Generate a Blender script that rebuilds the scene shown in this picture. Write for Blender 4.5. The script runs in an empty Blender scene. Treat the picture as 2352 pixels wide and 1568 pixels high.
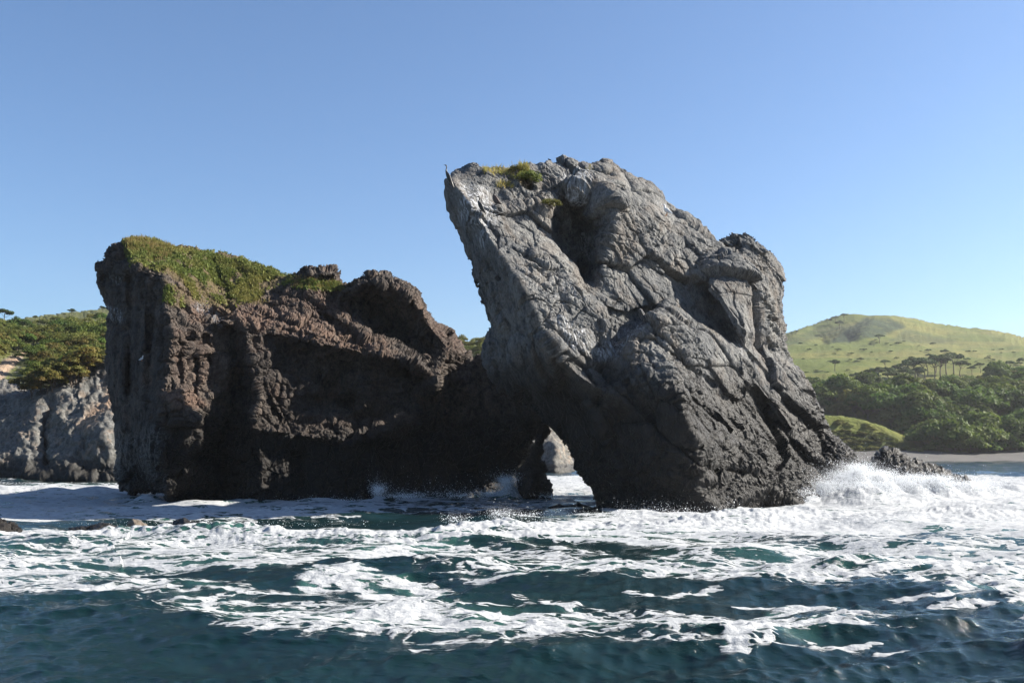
import bpy, math, random
import numpy as np
from mathutils import Vector, Matrix
from mathutils.geometry import delaunay_2d_cdt
R = math.radians
rng = np.random.default_rng(7); random.seed(7)
sc = bpy.context.scene

# ------------------------------------------------------------------ camera, sky, sun, exposure
F, CX, CY, HZ, CH = 2300.0, 1176.0, 784.0, 1028.0, 2.6      # photo measured at 2352 x 1568
PITCH = math.atan((HZ - CY) / F)
cam = bpy.data.objects.new('camera', bpy.data.cameras.new('camera')); sc.collection.objects.link(cam)
cam.location = (0, 0, CH); cam.rotation_euler = (R(90) + PITCH, 0, 0)
cam.data.sensor_width = 36; cam.data.lens = 36 * F / 2352; cam.data.clip_start = .1; cam.data.clip_end = 6000
sc.camera = cam
SUN_AZ, SUN_EL = R(79), R(31)                                # azimuth from +Y towards +X
SUN = Vector((math.sin(SUN_AZ) * math.cos(SUN_EL), math.cos(SUN_AZ) * math.cos(SUN_EL), math.sin(SUN_EL)))
w = bpy.data.worlds.new('World'); sc.world = w; w.use_nodes = True
nt = w.node_tree; bg = nt.nodes['Background']; sky = nt.nodes.new('ShaderNodeTexSky')
sky.sky_type = 'NISHITA'; sky.sun_disc = False; sky.sun_elevation = SUN_EL; sky.sun_rotation = SUN_AZ
sky.air_density = 1.0; sky.dust_density = .7; sky.ozone_density = 6.0; sky.altitude = 0
nt.links.new(sky.outputs[0], bg.inputs[0]); bg.inputs[1].default_value = .057
sun = bpy.data.objects.new('sun', bpy.data.lights.new('sun', 'SUN')); sc.collection.objects.link(sun)
sun.data.energy = 5.0; sun.data.angle = R(.5); sun.data.color = (1, .93, .82)
sun.rotation_euler = SUN.to_track_quat('Z', 'Y').to_euler(); sun.location = (60, 20, 60)
sc.view_settings.view_transform = 'Standard'; sc.view_settings.look = 'None'
sc.view_settings.exposure = 1.62; sc.view_settings.gamma = 1; sc.view_settings.use_curve_mapping = False

# ------------------------------------------------------------------ helpers
CP, SP = math.cos(PITCH), math.sin(PITCH)
def at(px, py, Y):
    px = np.asarray(px, float); py = np.asarray(py, float); Y = np.asarray(Y, float)
    dz = CY - py; wy = F * CP - dz * SP; wz = F * SP + dz * CP; t = Y / wy
    return np.stack([(px - CX) * t, Y + 0 * t, CH + wz * t], -1)
def onwater(px, py):                                          # point of the sea surface seen at a pixel
    dz = CY - py; wy = F * CP - dz * SP; wz = F * SP + dz * CP; t = -CH / wz
    return ((px - CX) * t, wy * t)
def project(P):
    x, y, z = P[..., 0], P[..., 1], P[..., 2] - CH
    d = y * CP + z * SP; u = -y * SP + z * CP
    return CX + F * x / d, CY - F * u / d
_perm = rng.permutation(4096); _g = rng.normal(size=(4096, 3)); _g /= np.linalg.norm(_g, axis=1)[:, None]
_r3 = rng.random((4096, 3)); _n3 = rng.normal(size=(4096, 3))
def _h(i, j, k): return _perm[(_perm[(_perm[i & 4095] + j) & 4095] + k) & 4095]
def perlin(P):
    P = np.asarray(P, np.float64); I = np.floor(P).astype(np.int64); f = P - I
    u = f * f * f * (f * (f * 6 - 15) + 10); r = np.zeros(len(P))
    for a in (0, 1):
        for b in (0, 1):
            for c in (0, 1):
                g = _g[_h(I[:, 0] + a, I[:, 1] + b, I[:, 2] + c)]
                wgt = (u[:, 0] if a else 1 - u[:, 0]) * (u[:, 1] if b else 1 - u[:, 1]) * (u[:, 2] if c else 1 - u[:, 2])
                r += wgt * ((f[:, 0] - a) * g[:, 0] + (f[:, 1] - b) * g[:, 1] + (f[:, 2] - c) * g[:, 2])
    return r * 1.5
def fbm(P, s, o=4, off=0, gain=.5):
    r = 0; a = 1
    for i in range(o):
        r = r + a * perlin(P * s + off + 17.3 * i); s *= 2.03; a *= gain
    return r
def ridged(P, s, o=4, off=0, gain=.55):
    r = 0; a = 1
    for i in range(o):
        r = r + a * (1 - 2 * np.abs(perlin(P * s + off + 11.7 * i))); s *= 2.1; a *= gain
    return r
def facet(P, s, off=0):
    """broken-rock blocks: every Worley cell is a randomly tilted plane; also returns the distance to the crack"""
    Q = P * s + off; I = np.floor(Q).astype(np.int64); b1 = np.full(len(Q), 9.); b2 = np.full(len(Q), 9.); v = np.zeros(len(Q))
    for a in (-1, 0, 1):
        for b in (-1, 0, 1):
            for c in (-1, 0, 1):
                h = _h(I[:, 0] + a, I[:, 1] + b, I[:, 2] + c)
                d = Q - (I + (a, b, c) + _r3[h]); D = (d * d).sum(1); m = D < b1
                b2 = np.where(m, b1, np.minimum(b2, D)); b1 = np.where(m, D, b1)
                v = np.where(m, (d * _n3[h]).sum(1) * .5 + _n3[h, 0] * .35, v)
    return v, np.sqrt(b2) - np.sqrt(b1)
def basis(dirv):
    d = Vector(dirv).normalized(); a = d.orthogonal().normalized(); b = d.cross(a)
    return np.array([d, a, b])
def stretch(P, B, k): 
    Q = P @ B.T; Q[:, 0] *= k; return Q
def sstep(a, b, x): t = np.clip((x - a) / (b - a), 0, 1); return t * t * (3 - 2 * t)
def segdist(X, Y, poly, closed=False):
    """distance of points to a polyline, and the nearest point"""
    p = np.array(poly, float)[:, :2]; n = len(p) if closed else len(p) - 1
    best = np.full(X.shape, 1e18); bx = np.zeros(X.shape); by = np.zeros(X.shape)
    for i in range(n):
        a = p[i]; b = p[(i + 1) % len(p)]; d = b - a; L = max((d * d).sum(), 1e-9)
        t = np.clip(((X - a[0]) * d[0] + (Y - a[1]) * d[1]) / L, 0, 1)
        qx = a[0] + t * d[0]; qy = a[1] + t * d[1]; D = (X - qx) ** 2 + (Y - qy) ** 2; m = D < best
        best = np.where(m, D, best); bx = np.where(m, qx, bx); by = np.where(m, qy, by)
    return np.sqrt(best), bx, by
def inpoly(X, Y, poly):
    p = np.array(poly, float)[:, :2]; r = np.zeros(X.shape, bool); n = len(p)
    for i in range(n):
        x1, y1 = p[i]; x2, y2 = p[(i + 1) % n]
        if y1 == y2: continue
        r ^= ((y1 > Y) != (y2 > Y)) & (X < (x2 - x1) * (Y - y1) / (y2 - y1) + x1)
    return r
def softpoly(X, Y, poly, soft=8):
    d = segdist(X, Y, poly, True)[0]; return sstep(-soft, soft, np.where(inpoly(X, Y, poly), d, -d))
def blur(A, n):
    for _ in range(n):
        B = np.pad(A, 1, mode='edge'); A = (B[:-2, 1:-1] + B[2:, 1:-1] + B[1:-1, :-2] + B[1:-1, 2:] + 2 * A) / 6
    return A
def mesh_np(name, V, faces, mat, loc=(0, 0, 0), smooth=True, attrs=None, parent=None):
    """faces: int array (n,3) or (n,4)"""
    me = bpy.data.meshes.new(name); V = np.asarray(V, np.float32) - np.asarray(loc, np.float32)
    k = faces.shape[1]; n = len(faces)
    me.vertices.add(len(V)); me.vertices.foreach_set('co', V.ravel())
    me.loops.add(n * k); me.loops.foreach_set('vertex_index', faces.ravel().astype(np.int32))
    me.polygons.add(n); me.polygons.foreach_set('loop_start', np.arange(n, dtype=np.int32) * k)
    me.polygons.foreach_set('use_smooth', np.full(n, smooth))
    me.update(calc_edges=True)
    for an, av in (attrs or {}).items():
        a = me.attributes.new(an, 'FLOAT', 'POINT'); a.data.foreach_set('value', np.asarray(av, np.float32))
    if mat: me.materials.append(mat)
    o = bpy.data.objects.new(name, me); sc.collection.objects.link(o); o.location = loc
    if parent: o.parent = parent
    return o
def tag(o, label=None, cat=None, group=None, kind=None):
    if label: o['label'] = label
    if cat: o['category'] = cat
    if group: o['group'] = group
    if kind: o['kind'] = kind
    return o
def empty(name, loc=(0, 0, 0)):
    o = bpy.data.objects.new(name, None); sc.collection.objects.link(o); o.location = loc; o.empty_display_size = .2; return o

# ------------------------------------------------------------------ materials
class NT:
    def __init__(s, name):
        s.m = bpy.data.materials.new(name); s.m.use_nodes = True; s.t = s.m.node_tree; s.b = s.t.nodes['Principled BSDF']; s.co = None
    def n(s, ty, **k):
        x = s.t.nodes.new(ty)
        for a, v in k.items(): setattr(x, a, v)
        return x
    def set(s, sock, v):
        if isinstance(v, bpy.types.NodeSocket): s.t.links.new(v, sock)
        elif isinstance(v, (tuple, list)) and len(v) == 3 and sock.type == 'RGBA': sock.default_value = (*v, 1)
        else: sock.default_value = v
    def coord(s, scale=(1, 1, 1), rot=(0, 0, 0)):
        if s.co is None: s.co = s.n('ShaderNodeNewGeometry').outputs['Position']
        mp = s.n('ShaderNodeMapping'); s.set(mp.inputs[0], s.co); mp.inputs['Scale'].default_value = scale; mp.inputs['Rotation'].default_value = rot
        return mp.outputs[0]
    def noise(s, scale, detail=5, rough=.55, vec=None, dist=0):
        x = s.n('ShaderNodeTexNoise'); s.set(x.inputs['Vector'], vec or s.coord()); x.inputs['Scale'].default_value = scale
        x.inputs['Detail'].default_value = detail; x.inputs['Roughness'].default_value = rough; x.inputs['Distortion'].default_value = dist
        return x.outputs[0]
    def voro(s, scale, feat='F1', vec=None, out=0):
        x = s.n('ShaderNodeTexVoronoi', feature=feat); s.set(x.inputs['Vector'], vec or s.coord()); x.inputs['Scale'].default_value = scale
        return x.outputs[out]
    def mth(s, op, a, b=0, c=0, clamp=False):
        x = s.n('ShaderNodeMath', operation=op, use_clamp=clamp)
        for i, v in enumerate((a, b, c)): s.set(x.inputs[i], v)
        return x.outputs[0]
    def ss(s, v, a, b, lo=0, hi=1):
        x = s.n('ShaderNodeMapRange', interpolation_type='SMOOTHSTEP')
        for i, q in enumerate((v, a, b, lo, hi)): s.set(x.inputs[i], q)
        return x.outputs[0]
    def mix(s, f, a, b, mode='MIX'):
        x = s.n('ShaderNodeMix', data_type='RGBA', blend_type=mode)
        s.set(x.inputs[0], f); s.set(x.inputs[6], a); s.set(x.inputs[7], b); return x.outputs[2]
    def attr(s, name): return s.n('ShaderNodeAttribute', attribute_name=name).outputs['Fac']
    def bump(s, h, strength, dist, nrm=None):
        x = s.n('ShaderNodeBump'); x.inputs['Strength'].default_value = strength; x.inputs['Distance'].default_value = dist
        s.set(x.inputs['Height'], h)
        if nrm: s.set(x.inputs['Normal'], nrm)
        return x.outputs[0]
    def out(s, col=None, rough=None, nrm=None, **k):
        if col is not None: s.set(s.b.inputs['Base Color'], col)
        if rough is not None: s.set(s.b.inputs['Roughness'], rough)
        if nrm is not None: s.set(s.b.inputs['Normal'], nrm)
        for a, v in k.items(): s.set(s.b.inputs[a.replace('_', ' ')], v)
        return s.m

def rock_mat(name, c1, c2, c3, red, wet_shade_c=(.005, .0047, .0045), fine=1.0, grain=(1, 1, 1), rot=(0, 0, 0), turf=((.06, .055, .022), (.12, .085, .05))):
    g = NT(name); v = g.coord(grain, rot)
    a = g.noise(.35, 6, .6, v); b = g.noise(2.2, 8, .65, v); c = g.noise(11 * fine, 6, .7, v); d = g.noise(.9, 5, .6)
    col = g.mix(g.ss(a, .38, .62), c1, c2)
    col = g.mix(g.ss(b, .42, .68), col, c3)
    col = g.mix(g.mth('MULTIPLY', g.ss(d, .5, .66), .35), col, red)
    col = g.mix(g.mth('MULTIPLY', g.attr('red'), g.ss(b, .25, .6), clamp=True), col, red)
    col = g.mix(1, col, g.mix(g.ss(c, .3, .7), (.55, .55, .55), (1.25, 1.25, 1.25)), 'MULTIPLY')
    gua = g.mth('MULTIPLY', g.attr('guano'), g.ss(g.noise(3.5, 6, .7, g.coord((2.2, 2.2, .55))), .47, .62), clamp=True)
    col = g.mix(g.mth('MULTIPLY', gua, .9), col, (.44, .45, .47))
    mud = g.mth('MULTIPLY', g.attr('grass'), g.ss(b, .25, .55), clamp=True)
    col = g.mix(mud, col, g.mix(c, *turf))
    wet = g.mth('MULTIPLY', g.attr('wet'), g.ss(g.mth('ADD', g.attr('wet'), g.mth('MULTIPLY', a, .5)), .55, .8), clamp=True)
    col = g.mix(g.mth('MULTIPLY', wet, .93), col, g.mix(c, wet_shade_c, (.013, .011, .0095)))  # near-black tone: wet rock, and base shade deepened in the colour
    rough = g.ss(wet, 0, 1, .93, .5)
    n1 = g.bump(g.noise(3.2, 10, .68, v), .75, .22)
    n2 = g.bump(g.voro(7 * fine, 'F1', g.mix(.12, g.coord(grain, rot), g.n('ShaderNodeTexNoise').outputs[1])), .35, .08, n1)
    n3 = g.bump(g.noise(26 * fine, 6, .7), .6, .04, n2)
    return g.out(col, rough, n3, Specular_IOR_Level=g.ss(wet, 0, 1, .15, .20))

M = {}
M['grey_rock'] = rock_mat('grey_rock', (.136, .138, .138), (.200, .197, .188), (.060, .063, .069), (.16, .135, .112), grain=(1.5, 1.2, .7), rot=(0, R(42), 0))
M['brown_rock'] = rock_mat('brown_rock', (.060, .051, .046), (.098, .081, .069), (.028, .025, .024), (.14, .092, .070), grain=(1.1, 1.1, .8))
M['pale_cliff'] = rock_mat('pale_cliff', (.125, .124, .117), (.17, .16, .142), (.07, .07, .067), (.30, .21, .145), wet_shade_c=(.02, .02, .018), fine=.5, grain=(.7, .7, .45), turf=((.06, .078, .018), (.115, .115, .035)))

# grassland of the hill
g = NT('hill_grass'); a = g.noise(.02, 5, .6); b = g.noise(.12, 6, .7); c = g.noise(.9, 5, .7)
col = g.mix(g.ss(a, .4, .62), (.085, .105, .022), (.135, .130, .036)); col = g.mix(g.ss(b, .5, .68), col, (.065, .085, .02))
col = g.mix(g.mth('MULTIPLY', g.ss(c, .56, .7), .7), col, (.035, .05, .014))
col = g.mix(g.mth('MULTIPLY', g.attr('scrub'), g.ss(g.noise(.14, 6, .7), .30, .48), clamp=True), col, (.022, .036, .016))  # scrub colour; on the mound it doubles as painted shade
M['hill'] = g.out(col, .95, g.bump(g.noise(.35, 8, .7), .8, 1.2), Specular_IOR_Level=.1)
g = NT('beach_pebbles'); c = g.voro(9, 'F1', out=1); a = g.noise(.3, 5, .6)
col = g.mix(a, (.045, .043, .041), (.08, .076, .072)); col = g.mix(.3, col, c, 'SOFT_LIGHT')
M['beach'] = g.out(col, .9, g.bump(g.voro(9), .5, .1))

def leaf_mat(name, c1, c2, c3, big=.6):
    g = NT(name); oi = g.n('ShaderNodeObjectInfo').outputs['Random']; a = g.noise(big, 3, .6); b = g.noise(9, 2, .5)
    col = g.mix(g.ss(a, .35, .65), c1, c2); col = g.mix(g.mth('MULTIPLY', g.ss(b, .45, .65), .6), col, c3)
    h = g.n('ShaderNodeHueSaturation'); g.set(h.inputs['Hue'], g.ss(oi, 0, 1, .475, .515)); g.set(h.inputs['Value'], g.ss(g.mth('FRACT', g.mth('MULTIPLY', oi, 7.3)), 0, 1, .75, 1.25)); g.set(h.inputs['Color'], col)
    m = g.out(h.outputs[0], .7, Specular_IOR_Level=.2)
    tr = g.n('ShaderNodeBsdfTranslucent'); g.set(tr.inputs[0], h.outputs[0]); ms = g.n('ShaderNodeMixShader'); ms.inputs[0].default_value = .38
    g.t.links.new(g.b.outputs[0], ms.inputs[1]); g.t.links.new(tr.outputs[0], ms.inputs[2]); g.t.links.new(ms.outputs[0], g.t.nodes['Material Output'].inputs[0])
    return m
M['leaf'] = leaf_mat('leaf', (.055, .095, .016), (.095, .135, .024), (.035, .065, .013))
M['leaf_rust'] = leaf_mat('leaf_rust', (.12, .095, .024), (.085, .10, .022), (.13, .07, .022))
M['leaf_dark'] = leaf_mat('leaf_dark', (.035, .06, .018), (.055, .085, .02), (.022, .04, .012))
M['leaf_bush'] = leaf_mat('leaf_bush', (.095, .115, .022), (.15, .15, .036), (.055, .075, .018))
M['grass'] = leaf_mat('grass', (.10, .125, .03), (.165, .15, .045), (.06, .085, .02), big=.45)
M['dry_grass'] = leaf_mat('dry_grass', (.26, .21, .07), (.20, .20, .05), (.32, .24, .10), big=.8)
def plain(name, c, rough=.7, c2=None):
    g = NT(name); return g.out(g.mix(g.noise(14, 5), c, c2 or tuple(x * .6 for x in c)), rough)
M['bark'] = plain('bark', (.10, .075, .055), .9)
M['black_feather'] = plain('black_feather', (.012, .012, .013), .45, (.03, .024, .02))
M['white_feather'] = plain('white_feather', (.80, .80, .79), .7, (.72, .72, .73))
M['grey_feather'] = plain('grey_feather', (.62, .64, .66), .7, (.5, .52, .55))
M['beak'] = plain('beak', (.22, .17, .09), .5)
M['orange_beak'] = plain('orange_beak', (.55, .20, .04), .5)
M['leg_skin'] = plain('leg_skin', (.03, .03, .03), .6)

# ------------------------------------------------------------------ relief solids
def relief(name, outline, lines, mat, sp=2.0, thick=6, thickf=None, rb=150, rough_edge=3, edge_r=22, edge_d=1.0, nblur=6, grooves=(), disp=None, masks=None, loc=(0, 0, 0), smooth=True, wetline=None):
    """A closed rock body. outline and crease lines are (px, py, depth in metres); the front follows them, the back bulges away by 'thick'."""
    # rugged outline
    ol = []
    for i in range(len(outline)):
        a = np.array(outline[i], float); b = np.array(outline[(i + 1) % len(outline)], float); L = np.hypot(*(b - a)[:2]); n = max(1, int(L / 5))
        for k in range(n): ol.append(a + (b - a) * k / n)
    ol = np.array(ol); q = np.c_[ol[:, 0], ol[:, 1], ol[:, 2] * 0]
    olr = ol.copy(); olr[:, 0] += rough_edge * fbm(q, .045, 4, 3.1, .65); olr[:, 1] += rough_edge * fbm(q, .045, 4, 55.7, .65)
    # triangulate control points
    pts = []; edges = []
    def add(pl, closed):
        s = len(pts); pts.extend(pl); n = len(pl)
        edges.extend((s + i, s + (i + 1) % n) for i in range(n if closed else n - 1))
    add([tuple(p) for p in outline], True)
    for l in lines: add(l, False)
    vo, _, fo, ovi, _, _ = delaunay_2d_cdt([Vector(p[:2]) for p in pts], edges, [], 1, .01)
    arr = np.array(pts, float); dep = []
    for i, v in enumerate(vo):
        if ovi[i]: dep.append(arr[ovi[i][0], 2])
        else:
            d = np.hypot(arr[:, 0] - v.x, arr[:, 1] - v.y); j = np.argsort(d)[:3]; dep.append((arr[j, 2] / (d[j] + 1)).sum() / (1 / (d[j] + 1)).sum())
    x0, y0 = arr[:, :2].min(0) - 12; x1, y1 = arr[:, :2].max(0) + 12
    gx = np.arange(x0, x1, sp); gy = np.arange(y0, y1, sp); X, Yp = np.meshgrid(gx, gy)
    D = np.full(X.shape, np.nan)
    for f in fo:
        (ax, ay), (bx, by), (cx, cy) = [(vo[i].x, vo[i].y) for i in f[:3]]; za, zb, zc = [dep[i] for i in f[:3]]
        i0 = max(int((min(ax, bx, cx) - x0) / sp), 0); i1 = int((max(ax, bx, cx) - x0) / sp) + 2
        j0 = max(int((min(ay, by, cy) - y0) / sp), 0); j1 = int((max(ay, by, cy) - y0) / sp) + 2
        xs = X[j0:j1, i0:i1]; ys = Yp[j0:j1, i0:i1]; det = (by - cy) * (ax - cx) + (cx - bx) * (ay - cy)
        if abs(det) < 1e-9: continue
        l1 = ((by - cy) * (xs - cx) + (cx - bx) * (ys - cy)) / det; l2 = ((cy - ay) * (xs - cx) + (ax - cx) * (ys - cy)) / det; l3 = 1 - l1 - l2
        m = (l1 >= -1e-6) & (l2 >= -1e-6) & (l3 >= -1e-6); sub = D[j0:j1, i0:i1]; sub[m] = (l1 * za + l2 * zb + l3 * zc)[m]
    ob = arr[:len(outline)]
    bad = np.isnan(D)
    if bad.any():
        xb, yb = X[bad], Yp[bad]; d2 = (xb[:, None] - ol[None, :, 0]) ** 2 + (yb[:, None] - ol[None, :, 1]) ** 2
        D[bad] = ol[d2.argmin(1), 2]
    D = blur(D, nblur)
    dist, bx, by = segdist(X, Yp, olr, True); ins = inpoly(X, Yp, olr); sd = np.where(ins, dist, -dist)
    for pl, wd, amp in grooves:                                 # (polyline, half width px, metres inwards)
        if len(pl) == 1: dd = np.hypot(X - pl[0][0], Yp - pl[0][1])
        else: dd = segdist(X, Yp, pl)[0]
        D = D + amp * np.exp(-(dd / wd) ** 2)
    D = D + edge_d * (1 - np.sqrt(1 - (1 - np.clip(sd / edge_r, 0, 1)) ** 2))
    keep = sd > -.5 * sp; near = keep & (sd < .55 * sp)
    X = np.where(near, bx, X); Yp = np.where(near, by, Yp)
    cell = keep[:-1, :-1] & keep[1:, :-1] & keep[:-1, 1:] & keep[1:, 1:]
    # border vertices: kept vertices not surrounded by four cells
    cp = np.pad(cell, 1); cnt = cp[:-1, :-1].astype(int) + cp[1:, :-1] + cp[:-1, 1:] + cp[1:, 1:]
    used = cnt > 0; inner = cnt == 4
    prof = np.sqrt(np.clip(1 - (1 - np.clip(sd / rb, 0, 1)) ** 2, 0, 1)); T = thick if thickf is None else blur(thickf(X, Yp, D), 12)
    Vf = at(X, Yp, D); Vb = at(X, Yp, D + T * prof)
    idf = np.full(X.shape, -1); idf[used] = np.arange(used.sum()); nf = used.sum()
    idb = idf.copy(); idb[inner] = nf + np.arange(inner.sum())
    V = np.concatenate([Vf[used], Vb[inner]])
    jj, ii = np.nonzero(cell)
    ff = np.stack([idf[jj, ii], idf[jj + 1, ii], idf[jj + 1, ii + 1], idf[jj, ii + 1]], 1)
    fb = np.stack([idb[jj, ii], idb[jj, ii + 1], idb[jj + 1, ii + 1], idb[jj + 1, ii]], 1)
    Fc = np.concatenate([ff, fb])
    n = np.zeros_like(V); e1 = V[Fc[:, 2]] - V[Fc[:, 0]]; e2 = V[Fc[:, 3]] - V[Fc[:, 1]]; fn = np.cross(e1, e2)
    for k in range(4): np.add.at(n, Fc[:, k], fn)
    n /= np.linalg.norm(n, axis=1)[:, None] + 1e-9
    px = np.concatenate([X[used], X[inner]]); py = np.concatenate([Yp[used], Yp[inner]])
    if disp is not None: V = V + n * disp(V, px, py, n)[:, None]
    at_ = masks(V, px, py) if masks else {}
    for k in ('grass', 'guano', 'red', 'wet'): at_.setdefault(k, np.zeros(len(V)))
    o = mesh_np(name, V, Fc, mat, loc, smooth, at_)
    return o, V[:nf]
def surf_at(Vf, px, py, r=6):
    """depth of the front surface near a pixel"""
    qx, qy = project(Vf); d = np.hypot(qx - px, qy - py); m = d < r
    if not m.any(): m = d <= d.min() + .5
    return Vf[m][Vf[m][:, 1].argmin()]

# ------------------------------------------------------------------ the grey leaning sea stack
GO = [(1027,415,44),(1036,402,44.3),(1050,393,44.8),(1075,386,45),(1110,382,45.4),(1150,383,46),(1185,381,46.4),(1200,370,46.6),(1215,366,46.8),(1232,372,47),(1252,363,47.2),(1290,366,47.6),
 (1318,372,48),(1335,382,48.2),(1358,385,48.5),(1390,381,49),(1420,395,49.4),(1460,418,50),(1485,432,50.3),(1510,452,50.6),(1545,478,51),(1580,502,51.3),(1610,530,51.6),(1643,560,51.8),(1654,548,50.8),(1680,541,51),
 (1705,546,51.2),(1735,565,51.6),(1760,580,52),(1785,605,52.4),(1797,628,52.6),(1795,665,52.6),(1798,700,52.6),(1803,750,52.6),(1803,800,52.4),(1815,830,52.2),(1840,862,52),(1860,900,51.6),(1872,935,51.4),(1885,970,51.2),
 (1900,998,51),(1925,1017,51),(1954,1040,50.6),(1980,1080,50.6),(1975,1150,50.6),(1960,1260,50.6),(1660,1260,45),(1385,1260,43.4),(1385,1170,43.4),(1386,1145,43.6),(1370,1121,43.8),(1345,1095,44),(1325,1070,44.2),(1310,1046,44.4),(1297,1021,44.6),
 (1280,999,44.9),(1262,984,45.2),(1245,968,45.5),(1200,930,46.5),(1150,890,47),(1112,840,47.5),(1112,800,47),(1120,772,46.6),(1133,745,46),(1124,718,45.8),(1108,680,45.5),(1090,640,45.2),(1073,590,45),(1058,540,44.8),(1044,505,44.6),(1031,470,44.4),(1026,442,44.2)]
GL = [
 # prow ridge: light to its right, shade to its left
 [(1048,430,43.3),(1078,470,42.8),(1110,520,42.3),(1150,592,41.7),(1185,640,41.4),(1215,700,41.2),(1250,765,41.0),(1290,825,41.0),(1330,862,41.2)],
 # underside continuing down to the foot
 [(1330,862,41.2),(1400,905,41.2),(1480,905,40.7),(1562,912,40.0),(1570,960,39.9),(1610,1035,40.2),(1545,1085,40.6),(1600,1130,40.7),(1640,1175,41.0)],
 [(1180,800,43.6),(1240,900,43.9),(1300,980,43.6),(1370,1060,43.0),(1430,1130,42.8)],
 [(1130,640,43.9),(1165,720,43.8),(1180,800,43.6)],
 # lower hump, lit on its right
 [(1420,812,42.0),(1465,757,42.8),(1510,728,43.4),(1560,742,44.0),(1640,775,45.4)],
 [(1420,812,42.0),(1480,850,41.0),(1562,912,40.0)],
 [(1510,728,43.4),(1530,800,42.3),(1562,912,40.0)],
 [(1330,862,41.2),(1370,828,43.5),(1440,762,45.0),(1500,710,46.0)],          # valley above the hump
 # left buttress of the cleft
 [(1150,470,44.4),(1200,530,44.1),(1235,570,43.6),(1275,600,43.4),(1310,640,43.3),(1340,700,43.1),(1345,760,42.9)],
 [(1250,500,45.3),(1262,545,45.0),(1300,600,44.9),(1330,652,44.6)],
 [(1272,500,47.8),(1290,560,48.8),(1325,612,48.4),(1345,655,45.4)],          # cleft floor
 [(1340,470,48.4),(1365,540,49.0),(1358,600,48.0),(1345,655,45.4)],
 [(1405,470,46.0),(1410,520,45.6),(1390,575,45.3),(1380,620,45.0),(1345,660,44.7)],   # right lip of the cleft
 [(1060,420,44.0),(1120,425,44.6),(1190,430,45.2),(1260,465,45.9),(1300,440,46.4),(1360,430,47.3),(1410,450,47.0),(1470,470,47.8)],
 [(1420,560,45.8),(1480,600,46.8),(1500,680,46.0),(1440,700,44.9)],
 [(1520,560,48.2),(1600,620,49.3),(1560,670,47.8)],
 # right upper block and its shade
 [(1600,640,48.6),(1625,615,48.7),(1680,600,48.9),(1740,620,50.0),(1780,650,51.3)],
 [(1625,660,46.9),(1655,690,46.6),(1690,745,46.4),(1712,768,46.6)],
 [(1612,645,48.9),(1640,700,48.7),(1672,765,47.9),(1710,790,47.4)],
 [(1540,690,47.1),(1600,735,47.6),(1660,775,47.3)],
 [(1725,640,48.4),(1735,700,48.4),(1740,760,48.2)],
 [(1660,560,51.0),(1690,590,51.2),(1650,585,51.0)],
 [(1710,560,51.0),(1700,600,49.6)],
 # right lower flank
 [(1700,820,46.6),(1780,860,49.6)],[(1640,900,44.0),(1740,940,46.8),(1840,970,49.6)],
 [(1650,1000,42.6),(1730,1040,44.4),(1800,1060,46.6),(1880,1060,49.0)],
 [(1660,1110,42.4),(1760,1120,44.6),(1830,1160,45.8)],
]
GG = [([(1108,491)],9,-.45),([(1145,478)],9,-.45),([(1535,503)],8,-.4),([(1295,455),(1325,520),(1345,600),(1348,640)],18,1.3),([(1380,440),(1385,520)],8,.5),([(1560,880),(1600,930),(1660,985),(1700,1040)],7,.5),([(1730,900),(1762,945),(1800,1000),(1850,1060),(1900,1090)],13,1.5),([(1650,600),(1665,575)],10,1.0),
 ([(1180,460),(1240,500),(1290,500)],6,.3),([(1360,700),(1440,730),(1490,715)],7,.4),([(1530,470),(1560,520),(1600,560),(1650,600)],7,.5),([(1420,400),(1450,450),(1520,500)],7,.5),
 ([(1210,560),(1240,640),(1280,700)],5,.2),([(1225,590),(1262,612)],8,-.5),([(1440,880),(1500,960),(1520,1050)],8,.35),([(1640,720),(1700,790),(1760,860),(1800,900)],6,.4),
 ([(1350,930),(1400,1020),(1430,1080)],12,-.4),([(1500,780),(1560,830),(1640,880)],6,.35),([(1590,1090),(1660,1080),(1720,1090)],8,.7),([(1320,385),(1340,400),(1400,410)],7,.7),([(1200,395),(1215,430)],8,.8),
 ([(1460,480)],14,.5),([(1640,960)],12,.6),([(1745,690),(1750,760),(1770,800)],8,.5),([(1700,900)],10,.8),([(1650,1030)],9,.7),([(1080,520),(1110,610),(1150,720),(1200,820)],14,-.35)]
GB = basis((.62, .45, -.64))
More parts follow.
